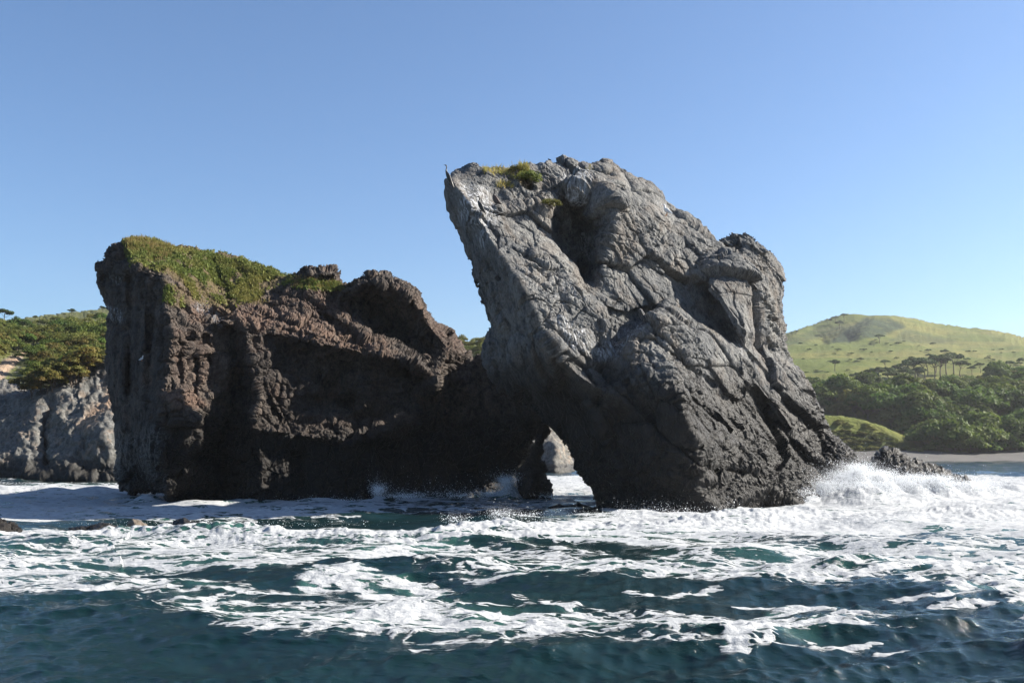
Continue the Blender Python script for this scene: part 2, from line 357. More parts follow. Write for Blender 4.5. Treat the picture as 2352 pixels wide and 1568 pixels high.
def gdisp(V, px, py, n):
    S = stretch(V, GB, .6); wet = sstep(4.5, 1.5, V[:, 2])
    f0, c0 = facet(S, .26, 13.3); f1, c1 = facet(S, .55, 3.3); f2, c2 = facet(S, 1.25, 9.1); f3, c3 = facet(V, 3.1, 1.7); f4, c4 = facet(V, 6.5, 7.7)
    m = .42 + .58 * sstep(-.22, .30, fbm(V, .2, 3, 40))
    d = .12 * fbm(S, .33, 3, 5) + .36 * f0 + .15 * f1 + m * (.11 * f2 + .055 * f3 + .022 * f4) - .13 * np.exp(-c0 / .02) - .12 * m * np.exp(-c1 / .04) - .08 * m * np.exp(-c2 / .07)
    d += m * .075 * ridged(S, 1.5, 4, 8) + wet * .10 * ridged(V, 2.2, 3, 30)
    cavity = softpoly(px, py, [(1270,470),(1400,470),(1390,590),(1345,660),(1310,620)], 12)
    smooth_under = sstep(1.0, .2, (px - 1100) / 150 - (py - 520) / 300) * 0
    d = d * (1 - .65 * softpoly(px, py, [(990,370),(1070,372),(1085,470),(1100,600),(1030,600)], 14))
    for bx_, by_ in ((1106, 472), (1141, 458), (1533, 487)): d = d * (1 - .85 * np.exp(-((px - bx_) ** 2 + (py - by_) ** 2) / 24 ** 2))
    return d * (1 - .35 * smooth_under) + .15 * cavity * ridged(V, 1.1, 3, 2)
def gmask(V, px, py):
    gu = np.maximum.reduce([softpoly(px, py, p, 12) * a for p, a in [
        ([(1055,425),(1120,440),(1150,500),(1100,540),(1060,500)], 1), ([(1085,500),(1130,510),(1110,580),(1095,560)], .9), ([(1280,400),(1330,380),(1350,430),(1310,470)], .8),
        ([(1320,530),(1370,550),(1370,600),(1320,590)], .9), ([(1255,720),(1330,760),(1350,820),(1290,800)], 1), ([(1330,870),(1400,830),(1500,735),(1470,730),(1370,800)], .8),
        ([(1650,710),(1680,720),(1700,770),(1670,760)], .6), ([(1690,770),(1712,780),(1712,815),(1700,810)], .9), ([(1230,365),(1310,365),(1300,380),(1230,385)], .4), ([(1490,470),(1530,480),(1530,500),(1500,495)], .5),
        ([(1180,620),(1300,640),(1330,700),(1250,700)], .35)]])
    gr = softpoly(px, py, [(1185,382),(1215,385),(1222,430),(1195,420)], 6)
    gr = np.maximum(gr, softpoly(px, py, [(1110,385),(1190,382),(1180,405),(1120,400)], 5) * .5)
    w = np.clip(sstep(8.2, 3.9, V[:, 2] + .8 * fbm(V, .3, 3, 4)), 0, 1)  # wet, algae-dark foot, raised so its tone also deepens the painted shade
    return dict(guano=gu, grass=gr, wet=w, red=.5 * sstep(.1, .5, fbm(V, .5, 3, 77)))
def gthick(X, Yp, D):
    s = sstep(6.3, 7.8, at(X, Yp, D)[..., 2]); return np.clip(49.8 * s + 56 * (1 - s) - D, .9, 13)  # unseen back thinned up high to set the shadow edge on the brown stack
grey_o, grey_v = relief('sea_stack', GO, GL, M['grey_rock'], sp=1.35, thickf=gthick, rb=120, rough_edge=5, edge_r=14, edge_d=.7, nblur=3, grooves=GG, disp=gdisp, masks=gmask, loc=(4, 46, 0), smooth=False)
tag(grey_o, 'tall grey leaning sea stack with a cleft, right hand side of the arch', 'sea stack')

# ------------------------------------------------------------------ the brown sea stack with the grassy top and the arch wall
BO = [(223,640,54),(226,612,53.6),(245,592,53.2),(262,570,53),(285,552,53),(310,547,53.4),(340,549,54),(370,555,54.5),(400,563,55),(440,567,55.3),(480,575,55.5),(520,585,55.6),(550,594,55.7),(590,610,55.8),(620,621,55.8),
 (650,631,55.6),(668,635,55.4),(690,628,55),(715,619,54.8),(745,614,54.8),(770,618,54.8),(781,634,55),(790,652,55),(800,645,54.8),(815,635,54.4),(850,629,54.2),(885,630,54.4),(910,640,54.7),(940,655,55),(965,668,55.3),
 (976,690,55.4),(986,712,55.6),(1005,735,55.8),(1030,760,56),(1055,780,56),(1070,800,56),(1085,816,56),(1110,820,54.6),(1150,800,53.4),(1250,830,51.4),(1300,900,50.6),(1290,980,50.6),(1254,976,51),(1243,992,51.2),(1232,1015,51.6),(1222,1042,52),
 (1207,1066,53),(1192,1090,53),(1190,1130,53),(1190,1240,53),(384,1240,48.6),(381,1152,48.6),(381,1136,49.2),(345,1133,52),(300,1130,53),(272,1108,53.6),(267,1080,53.8),(262,1000,54),(257,950,54),(249,900,54),(243,850,54),(241,800,54),(243,760,54),(247,722,54),(240,690,54),(228,662,54)]
BL = [
 [(300,620,50.6),(330,622,49.6),(375,628,48.9),(402,655,49.0),(440,712,49.8),(470,742,49.9)],                 # brow under the grass
 [(300,580,52.2),(360,590,52.4)],[(500,660,53.4),(600,660,54.6)],[(520,700,52.4),(600,690,53.4),(660,660,54.4)],
 [(470,742,49.9),(510,738,49.5),(560,748,50.0),(640,765,50.3),(760,792,50.4),(870,815,50.2),(950,832,50.0),(1003,872,50.6)],   # lit rim
 [(560,728,50.4),(660,735,51.6),(760,760,51.8),(880,800,51.4)],
 [(620,690,53.2),(700,690,53.2),(760,720,52.8),(820,760,52.4)],
 [(790,670,54.4),(830,650,53.2),(900,655,53.2),(950,690,53.2),(985,745,53.4),(1030,800,53.8)],              # right hump rim
 [(800,700,54.6),(850,700,55.8),(905,740,56.4),(950,800,55.2)],[(870,770,55.0),(960,830,53.6)],
 # overhang recess under the rim
 [(740,838,51.4),(800,848,52.4),(880,850,52.8),(960,870,53.0)],
 [(712,880,50.6),(760,920,52.6),(815,930,53.0)],
 [(690,810,51.4),(722,860,51.6),(702,920,51.0)],
 [(826,872,50.6),(835,930,50.2)],[(900,868,51.4),(950,905,51.6),(988,932,52.6)],
 # ledge and what lies below
 [(575,980,48.0),(640,990,48.5),(720,1002,48.9),(800,1004,49.2),(880,988,49.6),(960,952,50.9),(1003,935,52.2)],
 [(608,966,49.2),(690,968,50.2),(780,962,50.5),(880,955,51.2)],
 [(575,1014,48.7),(680,1032,49.1),(820,1034,49.4),(940,1004,51.0)],
 [(560,1145,48.8),(800,1135,49.4),(1000,1135,51.2)],
 # gully and mass right of it
 [(540,775,50.9),(550,830,51.9),(548,900,51.9),(518,980,51.8),(488,1050,51.2),(520,1120,50.4)],
 [(566,775,49.7),(580,850,49.0),(596,920,48.7),(608,966,49.2)],[(566,900,51.2),(575,980,48.0)],
 [(645,800,50.9),(662,900,50.3),(692,950,50.5)],
 # left column
 [(383,690,48.4),(398,770,47.0),(385,850,46.8),(372,895,46.8)],[(376,930,46.2),(372,1040,46.4),(385,1120,47.6)],
 [(440,760,48.5),(500,765,49.9),(528,810,50.7),(524,890,50.3),(502,925,50.2)],
 [(380,912,46.1),(420,898,47.0),(470,915,48.4),(494,950,49.3)],[(420,950,46.5),(466,1000,47.7),(480,1025,48.6),(430,1050,47.2),(385,1052,46.8)],
 [(300,760,50.8),(310,900,50.7),(320,1050,50.6)],[(260,640,52.6),(300,700,51.0)],
 [(1025,870,54.6),(1045,960,54.0),(1060,1060,52.6)],[(1110,880,53.6),(1130,1000,52.4)],[(1200,900,51.8),(1200,990,51.4)],
]
shear = lambda l: [(a, b, c + min(max(a - 560, 0) * .0042, 2.0)) for a, b, c in l]
BO = shear(BO); BL = [shear(l) for l in BL]
BG = [([(300,640),(305,760),(298,900)],12,.9),([(365,730),(362,850)],8,-.6),([(280,820),(285,980)],10,-.6),([(355,740),(350,850),(345,960)],14,.9),([(330,700),(330,800)],7,-.5),([(440,760),(450,860),(445,900)],6,.5),([(475,770),(480,870)],5,.4),([(410,780),(415,880)],6,.35),
 ([(655,790),(700,850),(705,900)],5,.35),([(620,770),(650,830),(640,920)],5,.35),([(560,720),(700,745),(860,790),(940,815)],4,.35),([(640,745),(760,775),(860,800)],5,-.3),
 ([(600,700),(680,720),(740,740)],8,.4),([(840,640),(880,660),(930,720),(960,760),(1000,800)],8,-.4),([(770,670),(740,720),(800,770)],8,.5),([(240,730),(290,760)],10,.7),([(240,640),(300,650)],10,.6),
 ([(500,705),(530,715)],9,-.8),([(705,625),(770,628)],8,-.6),([(600,880),(640,960)],7,.4),([(1000,860),(1020,960),(1000,1040)],12,-.4),([(1100,880),(1110,1000)],15,.5),([(720,760),(760,850),(720,900)],9,-.3),
 ([(860,1000),(870,1100)],18,-.4),([(680,1030),(690,1120)],15,.5),([(600,1040),(600,1140)],14,-.3),([(850,720),(900,690)],15,.5)]
def bdisp(V, px, py, n):
    grass = bgrass(px, py)
    S = V * np.array([1.15, 1.1, .75]); f1, c1 = facet(S, .5, 23.3); f2, c2 = facet(V, 1.5, 19.1); f3, c3 = facet(V, 3.6, 31.7)
    f0, c0 = facet(V, .3, 2.3); d = .16 * fbm(V, .38, 3, 15) + .26 * f0 - .25 * np.exp(-c0 / .04) + .17 * f1 + .12 * f2 + .06 * f3 - .2 * np.exp(-c1 / .05) - .12 * np.exp(-c2 / .08) - .04 * np.exp(-c3 / .1)
    d += .08 * ridged(S, 1.2, 4, 18) + .03 * ridged(V, 4.2, 2, 12)
    sm = sstep(1005, 1050, py) * sstep(560, 620, px) * .5 + softpoly(px, py, [(200,600),(270,600),(370,720),(360,1100),(240,1080)], 20) * .6
    return d * (1 - .62 * grass) * (1 - sm) + grass * .05 * ridged(V, 2.5, 3, 4)
GRASSP = [(275,548),(340,535),(460,550),(560,578),(680,622),(665,650),(610,668),(590,690),(520,705),(480,700),(445,690),(425,655),(395,632),(350,618),(300,608)]
GRASSP2 = [(375,645),(425,660),(440,700),(400,705),(372,690)]
GRASSP3 = [(660,645),(700,640),(780,645),(795,665),(740,668),(670,662)]
def bgrass(px, py): return np.maximum.reduce([softpoly(px, py, GRASSP, 9), .7 * softpoly(px, py, GRASSP2, 7), .8 * softpoly(px, py, GRASSP3, 5)])
def bmask(V, px, py):
    rd = np.maximum.reduce([softpoly(px, py, p, 14) * a for p, a in [
        ([(370,905),(440,895),(470,930),(430,940)], 1), ([(430,700),(520,740),(640,765),(900,825),(880,790),(700,735),(560,690)], .75), ([(560,680),(700,660),(800,690),(820,760),(640,740)], .45),
        ([(950,680),(1060,790),(1060,820),(960,720)], .5), ([(575,970),(800,960),(940,960),(940,1005),(575,1005)], .5), ([(430,650),(450,690),(470,740),(440,740)], .8), ([(380,750),(520,760),(540,900),(400,900)], .25)]])
    gu = np.maximum.reduce([softpoly(px, py, p, 5) * a for p, a in [([(240,700),(285,710),(280,745),(250,730)], .9), ([(470,688),(520,735),(490,735),(440,700)], .5), ([(240,630),(280,640),(270,655)], .4)]])
    w_ = sstep(5.6, 2.4, V[:, 2] + .5 * fbm(V, .4, 2)); return dict(grass=bgrass(px, py), red=rd, guano=gu, wet=w_)  # wet zone reaches up to paint the shaded lower face black too
brown_o, brown_v = relief('sea_stack', BO, BL, M['brown_rock'], sp=1.5, thick=7.5, rb=150, rough_edge=4, edge_r=16, edge_d=.9, nblur=3, grooves=BG, disp=bdisp, masks=bmask, loc=(-10, 51, 0), smooth=False)
tag(brown_o, 'broad reddish brown sea stack with grass growing on its sloping top', 'sea stack')

# ------------------------------------------------------------------ small rocks in the water
def small_rock(name, pts, Y, label, mat, thick=1.2, depth_front=.8, sp=1.2, amp=1.0, wetv=1.0, red=.0, peak=None):
    """pts: outline pixels; the middle of the front stands 'depth_front' nearer than the outline"""
    p = [(a, b, Y) for a, b in pts]; cx = np.mean([a for a, _ in pts]); cy = np.mean([b for _, b in pts])
    if peak: cx, cy = peak
    ln = [[(cx, cy, Y - depth_front), (cx + 1, cy + 8, Y - depth_front * 1.25)]]
    b = at(cx, cy, Y); 
    def dp(V, px, py, n):
        f1, c1 = facet(V, 1.1, 3.9); f2, c2 = facet(V, 2.8, 1.9)
        return amp * (.22 * f1 + .10 * f2 + .10 * ridged(V, 1.6, 4, 66) + .05 * ridged(V, 5, 2, 6) - .1 * np.exp(-c1 / .06))
    o, v = relief(name, p, ln, mat, sp=sp, thick=thick, rb=60, rough_edge=3, edge_r=10, edge_d=.3, nblur=2, disp=dp, masks=lambda V, px, py: dict(wet=np.full(len(V), wetv), red=np.full(len(V), red)), loc=(b[0], Y, 0))
    return tag(o, label, 'rock')
small_rock('rock', [(1998,1070),(2008,1050),(2030,1034),(2060,1038),(2085,1046),(2110,1060),(2150,1072),(2180,1088),(2215,1100),(2240,1150),(1998,1150),(1994,1090)], 55, 'black wet rock half covered by white surf, right of the grey stack', M['grey_rock'], 3, 2.2, peak=(2060, 1085))
small_rock('rock', [(1252,974),(1262,990),(1250,1020),(1240,1050),(1252,1080),(1262,1105),(1266,1128),(1262,1175),(1185,1175),(1186,1115),(1192,1082),(1210,1062),(1224,1035),(1232,1010),(1243,985)], 52.3, 'pointed dark rock standing in the surf below the arch', M['brown_rock'], 2.0, 1.6, amp=.6, wetv=.6, red=.3, peak=(1222, 1100))
small_rock('rock', [(-70,1195),(-40,1190),(0,1194),(22,1208),(45,1216),(45,1245),(-70,1245)], 31, 'low dark rock cut off by the left frame edge behind the wave', M['brown_rock'], 1.2, .6, amp=.4)
small_rock('rock', [(160,1211),(200,1209),(225,1204),(240,1200),(255,1206),(275,1213),(275,1240),(160,1240)], 31, 'flat black rock ledge just behind the white wave crest', M['grey_rock'], 1.2, .5, amp=.3)
small_rock('rock', [(296,1200),(305,1192),(320,1196),(335,1208),(335,1240),(292,1240)], 31, 'small rounded speckled brown rock in the shaded water', M['pale_cliff'], .8, .35, amp=.22, wetv=.45, red=.4)
small_rock('rock', [(392,1206),(405,1196),(420,1191),(440,1198),(470,1204),(490,1212),(490,1240),(390,1240)], 31, 'jagged black rock awash, right of the speckled brown one', M['grey_rock'], 1.2, .5, amp=.3)
small_rock('rock', [(1262,1166),(1285,1158),(1320,1157),(1350,1163),(1385,1168),(1400,1190),(1258,1190)], 43.2, 'low flat black slab in the shaded channel at the foot of the grey stack', M['grey_rock'], 1.5, .8, amp=.3)

# ------------------------------------------------------------------ left headland: cliff with scrub slope
HO = [(-700,760,280),(-300,745,280),(-60,728,270),(30,736,250),(100,727,255),(150,719,260),(200,713,265),(250,706,270),(420,690,280),(700,700,280),(950,760,240),(1060,786,200),(1112,797,190),(1200,860,150),(1262,960,116),(1284,1010,112),
 (1300,1045,110),(1314,1078,108),(1318,1110,107),(1318,1140,107),(250,1160,80),(-300,1180,76),(-700,1180,78)]
HL = [[(-300,900,92),(-60,925,88),(0,910,89),(60,915,87),(120,900,88),(170,880,89),(210,860,90),(250,850,90),(400,860,92),(700,930,97)],
 [(-60,830,112),(60,800,128),(150,780,140),(250,760,150),(420,760,160),(700,770,170)],
 [(-30,752,190),(0,754,180),(18,778,140),(-6,802,118),(-60,802,118)],[(-10,1100,80),(100,1100,79),(200,1095,79),(270,1100,80)],[(150,1060,80),(200,985,82.5),(235,935,85),(262,905,87)],[(200,1085,80),(240,1000,80.5),(270,960,83)],
 [(0,1060,80),(60,980,83),(110,930,85)],[(-200,1080,78),(-250,980,82)],[(1240,1000,110),(1245,1090,106)],[(1280,1030,108),(1275,1080,105)],[(900,1100,98),(1100,1105,102)],[(900,950,106),(1150,960,114)]]
HG = [([(60,900),(80,850),(120,800),(170,790)],14,2.2),([(-10,860),(30,830),(60,805)],8,-1.5),([(120,930),(100,1000),(110,1060)],12,1.5),([(255,1070),(230,1100)],14,.1),([(210,780),(250,770)],10,1.5)]
VEGP = [(-800,600),(1330,600),(1300,860),(1200,850),(900,840),(700,900),(420,850),(250,835),(215,845),(170,872),(120,895),(70,900),(30,880),(0,890),(-60,910),(-800,900)]
def hmask(V, px, py):
    v = softpoly(px, py, VEGP, 7); bare = np.maximum(softpoly(px, py, [(-60,745),(0,752),(18,775),(-5,800),(-60,800)], 4), softpoly(px, py, [(-20,850),(30,820),(72,800),(60,815),(0,880),(-40,880)], 4))
    return dict(grass=np.clip(v - bare, 0, 1), red=np.maximum(bare, softpoly(px, py, [(180,990),(235,930),(262,890),(268,930),(215,1000)], 10)), wet=sstep(2.6, .8, V[:, 2]) * (px < 800) + sstep(1.2, .6, V[:, 2]) * (px > 800))
def hdisp(V, px, py, n):
    f1, c1 = facet(V, .16, 5.5); f2, c2 = facet(V, .5, 8.5); v = softpoly(px, py, VEGP, 12)
    return (.1 * f1 + .09 * f2 + .8 * fbm(V, .1, 3, 9) + .28 * ridged(V * np.array([1, 1, .6]), .5, 4, 3) + .12 * ridged(V, 2, 2, 3)) * (1 - .55 * v)
cliff_o, cliff_v = relief('headland', HO, HL, M['pale_cliff'], sp=2.6, thick=60, rb=260, rough_edge=3, edge_r=14, edge_d=2, nblur=4, grooves=HG, disp=hdisp, masks=hmask, loc=(-40, 100, 0))
tag(cliff_o, 'grey sea cliff below a scrub covered slope', kind='structure')

# ------------------------------------------------------------------ right hill, shore mound, beach
RO = [(1150,860,640),(1500,820,640),(1700,800,660),(1803,769,680),(1860,749,690),(1910,732,700),(1950,721,705),(1975,719,705),(2000,724,705),(2060,726,700),(2100,731,700),(2150,743,690),(2210,753,680),(2260,760,670),(2310,770,660),(2352,781,650),(2600,840,600),(3000,900,560),
 (3000,1085,206),(2400,1085,206),(2000,1085,206),(1600,1085,206),(1150,1085,206)]
RL = [[(1150,940,330),(1600,900,350),(1803,845,400),(1900,842,405),(2050,830,420),(2200,828,425),(2352,830,420),(3000,920,360)],
 [(1803,790,560),(1900,797,540),(2000,800,530),(2100,797,540),(2352,795,560)],
 [(1200,1000,240),(1800,950,250),(1950,930,262),(2100,920,268),(2200,905,275),(2352,900,275),(3000,960,260)],
 [(1200,1030,222),(1800,1030,220),(2100,1030,220),(2352,1030,220),(3000,1030,220)],[(1150,1056,215),(1800,1038,216),(2350,1039,216),(3000,1039,216)],
 [(1890,785,600),(1940,765,610),(1975,745,640),(2010,735,650)],[(1985,760,575),(2030,775,570),(2070,770,600)],[(1950,790,560),(1990,792,555)]]
def rmask(V, px, py):
    s = softpoly(px, py, [(1905,785),(1950,755),(1985,732),(2040,737),(2080,755),(2060,765),(1990,778),(1950,790)], 4)
    s = np.maximum(s, .65 * softpoly(px, py, [(1803,783),(1900,750),(1960,745),(1940,765),(1870,780),(1810,795)], 4)); s = np.maximum(s, .6 * softpoly(px, py, [(2030,790),(2080,760),(2200,785),(2150,790)], 5))
    return dict(scrub=s)
def rdisp(V, px, py, n): return 2.2 * fbm(V, .018, 4, 3) + .5 * ridged(V, .08, 3, 6)
hill_o, hill_v = relief('hill', RO, RL, M['hill'], sp=3.2, thick=150, rb=120, rough_edge=1.2, edge_r=6, edge_d=8, nblur=5, disp=rdisp, masks=rmask, loc=(120, 300, 0))
tag(hill_o, 'grassy green hill rising behind the wood', kind='structure')
MO = [(1780,960,220.0),(1860,953,220.0),(1930,957,220.0),(1980,965,220.0),(2030,980,220.0),(2070,1000,220.0),(2100,1018,220.0),(2130,1033,220.0),(2250,1037,216.0),(2260,1060,212.0),(1780,1060,212.0)]
mound_o, mound_v = relief('grassy_mound', MO, [[(1850,1000,215.0),(1950,1010,215.0),(2050,1020,215.5)],[(1800,1040,212.0),(2000,1042,212.0),(2200,1042,212.5)]], M['hill'], sp=1.8, thick=14, rb=60, rough_edge=1.5, edge_r=8, edge_d=1.5, nblur=3,
    disp=lambda V, px, py, n: .16 * ridged(V, .35, 4, 6), masks=lambda V, px, py: dict(scrub=.75 * softpoly(px, py, [(1900,1005),(1960,990),(2050,1000),(2100,1032),(1950,1034),(1910,1025)], 8)), loc=(75, 216, 0))  # scrub mask here also paints the mound's shaded zone darker
tag(mound_o, 'low lit grassy mound above the pebble beach', kind='structure')
xs = np.linspace(-30, 330, 240); ss_ = np.linspace(0, 1, 24)
BX, BS = np.meshgrid(xs, ss_)
front = 184 + .00 * BX + 6 * np.sin(BX * .02) + 3 * fbm(np.c_[xs, xs * 0, xs * 0], .05, 3)[None, :] + np.clip((BX - 80) * .17, 0, 17)
BY = front + BS * 24; BZ = -.5 + 2.6 * BS ** .8 + .12 * fbm(np.c_[BX.ravel(), BY.ravel(), BX.ravel() * 0], .3, 3).reshape(BX.shape)
idx = np.arange(BX.size).reshape(BX.shape)
Fb = np.stack([idx[:-1, :-1].ravel(), idx[:-1, 1:].ravel(), idx[1:, 1:].ravel(), idx[1:, :-1].ravel()], 1)
tag(mesh_np('beach', np.stack([BX, BY, BZ], -1).reshape(-1, 3), Fb, M['beach']), 'pale pebble beach along the far shore', kind='structure')

# ------------------------------------------------------------------ the sea
CREST = [(-300,1262),(0,1232),(60,1222),(200,1219),(300,1214),(420,1215),(600,1221),(820,1226),(1000,1226),(1060,1217),(1180,1208),(1400,1204),(1560,1192),(1700,1184),(1830,1176),(2000,1180),(2352,1175)]
rows = np.concatenate([9.0 * np.exp(np.arange(0, 700) * math.log(110 / 9.0) / 700), 110 * np.exp(np.arange(0, 90) * math.log(1600 / 110) / 89)])
uc = np.linspace(-.60, .60, 1250); uc = np.concatenate([np.linspace(-1.6, -.61, 90), uc, np.linspace(.61, 1.6, 90)])
U, Dp = np.meshgrid(uc, rows); WX = U * Dp; WY = Dp.copy()
PX, PY = project(np.stack([WX, WY, WX * 0], -1))
near_fade = sstep(260, 70, WY)
H = np.zeros(WX.shape); OX = np.zeros(WX.shape); OY = np.zeros(WX.shape)
damp = 1 - .65 * np.maximum(softpoly(PX, PY, [(-3000,1100),(6000,1085),(6000,1260),(1400,1275),(-3000,1262)], 20), .8 * softpoly(PX, PY, [(-3000,1235),(1080,1225),(1100,1290),(760,1290),(650,1312),(-3000,1370)], 16))
for i in range(80):
    lam = .20 * (9 / .20) ** (i / 79.); th = R(-90) + rng.normal() * R(34 if lam > 3 else 48); k = 2 * math.pi / lam
    a = (.0112 * lam ** .52 if lam > 1.6 else .0076 * lam ** .70 + .0006) * (.6 + .8 * rng.random()); kx, ky = k * math.cos(th), k * math.sin(th); ph = rng.random() * 6.28
    fade = sstep(lam * 140, lam * 45, WY); q = kx * WX + ky * WY + ph; fade = fade if lam > 1.3 else fade * damp; H += a * fade * np.sin(q); c = a * fade * np.cos(q) * .55; OX += c * math.cos(th); OY += c * math.sin(th)
P2 = np.stack([WX.ravel(), WY.ravel(), np.full(WX.size, .3)], 1)
def nz(s, o, off, sx=1.0): return fbm(P2 * np.array([sx, 1, 1]), s, o, off).reshape(WX.shape)
H *= .75 + .5 * nz(.07, 2, 3)
cw = np.stack(onwater(*np.array(CREST, float).T), 1) * .905
cd, _, cy_ = segdist(WX, WY, cw); side = WY - cy_                                        # >0 behind the crest
lump = nz(1.1, 4, 21); lump2 = nz(.28, 2, 31); fine_l = nz(3.3, 3, 61)
amp = .20 * np.clip(1 + .7 * lump2, .3, 2) * sstep(-14, 2, WX + 10)+.13
prof = np.exp(-(np.clip(side, 0, 9) / .55) ** 2) * (side > 0) + np.exp(-(np.clip(-side, 0, 9) / 1.7) ** 2) * (side <= 0)
H += amp * prof * (.85 + .35 * np.abs(nz(1.7, 3, 91))) + .03 * prof * fine_l
SPL = [(1962,48.9,1.65,.95,.9),(1925,48.7,1.35,.8,.9),(1880,47.8,.95,.9,.9),(1835,46.9,.75,.9,.8),(2015,49.8,1.45,1.0,1.0),(2075,50.6,1.15,1.2,1.0),(2140,51.2,1.15,1.1,1.0),(2200,52.5,.85,1.5,1.1),(2275,54,.5,2.0,1.2),(1975,46.5,.9,1.8,1.3),(2080,47.5,.55,2.2,1.5),(1790,46.2,.35,.8,.6),
       (1168,51.8,.95,.5,.6),(1145,51.8,.45,.8,.6),(1300,50.5,.15,1.2,.8),(875,50.0,.5,.5,.5),(940,50.4,.25,1.5,.6),(1640,42.5,.30,.7,.5),(1560,42.2,.2,1.0,.5),(1260,38.0,.12,2.,.6),(1490,38.5,.2,1.4,.8),(130,62,.35,3,2.0),(60,60,.25,3,1.5),(220,58,.2,2.5,1.5),(345,49.5,.35,.7,.6)]
SM = np.zeros(WX.shape)
for px_, Y_, h_, rx, ry in SPL:
    x_ = (px_ - CX) / F * Y_; q = ((WX - x_) / rx) ** 2 + ((WY - Y_) / ry) ** 2; SM = np.maximum(SM, h_ * np.exp(-q * .9))
H += SM * (.85 + .16 * np.abs(lump) + .03 * fine_l)
# foam density: where the surf has left foam on the water
FD = np.zeros(WX.shape)
def fpoly(poly, v, soft=14):
    global FD; FD = np.maximum(FD, v * softpoly(PX, PY, poly, soft))
def fline(poly, t, v):
    global FD; p = np.array(poly, float); ws = np.stack(onwater(p[:, 0], p[:, 1]), 1)
    wd = .76 * t * np.clip(WY, 9, 80) ** 2 / 5980 * .5; dd = segdist(WX, WY * 1.0, ws)[0]; FD = np.maximum(FD, .93 * v * np.exp(-(dd / np.maximum(wd, .09)) ** 2))
fpoly([(1030,1212),(1250,1200),(1500,1180),(1800,1158),(2000,1150),(2500,1140),(2500,1235),(2100,1240),(1700,1246),(1400,1246),(1200,1240),(1030,1236)], .80, 14)
fpoly([(1380,1170),(1650,1160),(1850,1140),(1960,1100),(2160,1088),(2500,1098),(2500,1200),(1500,1240)], .97, 10)
fpoly([(1950,1240),(2500,1230),(2500,1420),(2352,1400),(2250,1345),(2050,1330),(1950,1290)], .54, 26)
fpoly([(1500,1240),(2100,1240),(2050,1330),(1700,1340),(1450,1310)], .47, 24)
fpoly([(-200,1235),(1080,1225),(1100,1290),(760,1290),(650,1312),(400,1312),(150,1350),(-200,1370)], .48, 16)
fpoly([(-300,1220),(1050,1214),(1060,1240),(500,1240),(-300,1260)], .80, 6)
fpoly([(-300,1112),(280,1112),(420,1140),(880,1135),(900,1170),(820,1190),(300,1200),(-300,1200)], .70, 12)
fpoly([(860,1120),(1380,1130),(1380,1165),(1000,1180),(850,1185)], .42, 14)
fpoly([(1040,1120),(1180,1085),(1390,1085),(1400,1134),(1200,1136),(1040,1132)], .95, 6)
fpoly([(0,1113),(270,1115),(300,1135),(120,1135),(-60,1130)], .85, 6)
fpoly([(1000,1250),(1400,1255),(1500,1330),(1100,1330),(800,1300)], .44, 22)
fpoly([(1250,1290),(1960,1300),(1960,1345),(1500,1335),(1230,1325)], .56, 12)
fpoly([(300,1330),(1000,1370),(1500,1400),(2100,1440),(1850,1480),(1350,1470),(900,1480),(560,1470),(420,1400)], .56, 50)
for pl, t, v in [
 ([(860,1236),(1060,1250),(1250,1240),(1450,1248),(1700,1262),(2000,1258)],9,.8),([(600,1300),(760,1290),(900,1262),(1010,1256)],11,.8),([(0,1300),(150,1285),(400,1296),(560,1308),(700,1296)],12,.75),
 ([(715,1338),(760,1312),(830,1326),(920,1330),(1000,1345),(1010,1360),(950,1385),(900,1400),(830,1408)],16,.95),([(780,1330),(860,1344),(930,1352),(960,1372)],16,.85),([(830,1405),(930,1412),(1000,1432),(1060,1452),(1130,1450)],15,.9),
 ([(1040,1445),(1140,1455),(1200,1440),(1240,1425),(1300,1430)],18,.85),([(560,1432),(650,1430),(700,1420),(690,1435)],8,.75),([(590,1450),(640,1440),(700,1455)],7,.7),
 ([(1260,1310),(1330,1290),(1460,1300),(1620,1312),(1700,1330)],12,.85),([(1100,1330),(1250,1325),(1400,1322),(1480,1318)],12,.85),([(1260,1378),(1300,1382),(1340,1396),(1380,1404)],8,.8),([(1300,1412),(1380,1420),(1470,1432),(1540,1422),(1600,1424),(1700,1418)],9,.8),
 ([(1350,1440),(1430,1432),(1500,1440),(1640,1430)],8,.8),([(1620,1408),(1720,1430),(1760,1450),(1700,1470),(1700,1490)],17,.95),([(1730,1420),(1790,1398),(1850,1388),(1900,1392)],16,.9),([(1750,1462),(1850,1468),(1950,1476),(2010,1470)],8,.75),
 ([(1840,1440),(1880,1415),(1930,1408),(1990,1420)],8,.85),([(1700,1385),(1760,1384),(1830,1382)],7,.8),([(2150,1290),(2250,1310),(2352,1330),(2500,1340)],16,.8),([(2200,1360),(2300,1350),(2400,1380)],18,.75),([(2050,1370),(2150,1375),(2260,1366)],9,.8),
 ([(2100,1322),(2180,1340),(2230,1335)],9,.8),([(2350,1400),(2250,1385),(2150,1390)],10,.7),([(1440,1360),(1540,1365),(1640,1352)],7,.8),([(330,1345),(420,1335),(560,1350),(640,1348)],10,.65),([(540,1375),(600,1385),(660,1392)],6,.75),([(1780,1290),(1850,1275),(1950,1283)],10,.75),
 ([(100,1340),(220,1350),(330,1340)],14,.6),([(0,1350),(100,1330),(260,1328)],10,.65),([(1000,1480),(1120,1484),(1180,1478)],5,.55),([(1860,1500),(2000,1490),(2100,1478)],5,.5),([(950,1500),(1050,1505)],4,.45)]:
    fline(pl, t, v)
FD = np.maximum(FD, .97 * np.exp(-(np.clip(np.abs(side - .1), 0, 9) / .75) ** 2) * sstep(-20, -6, WX + 4 * lump2))
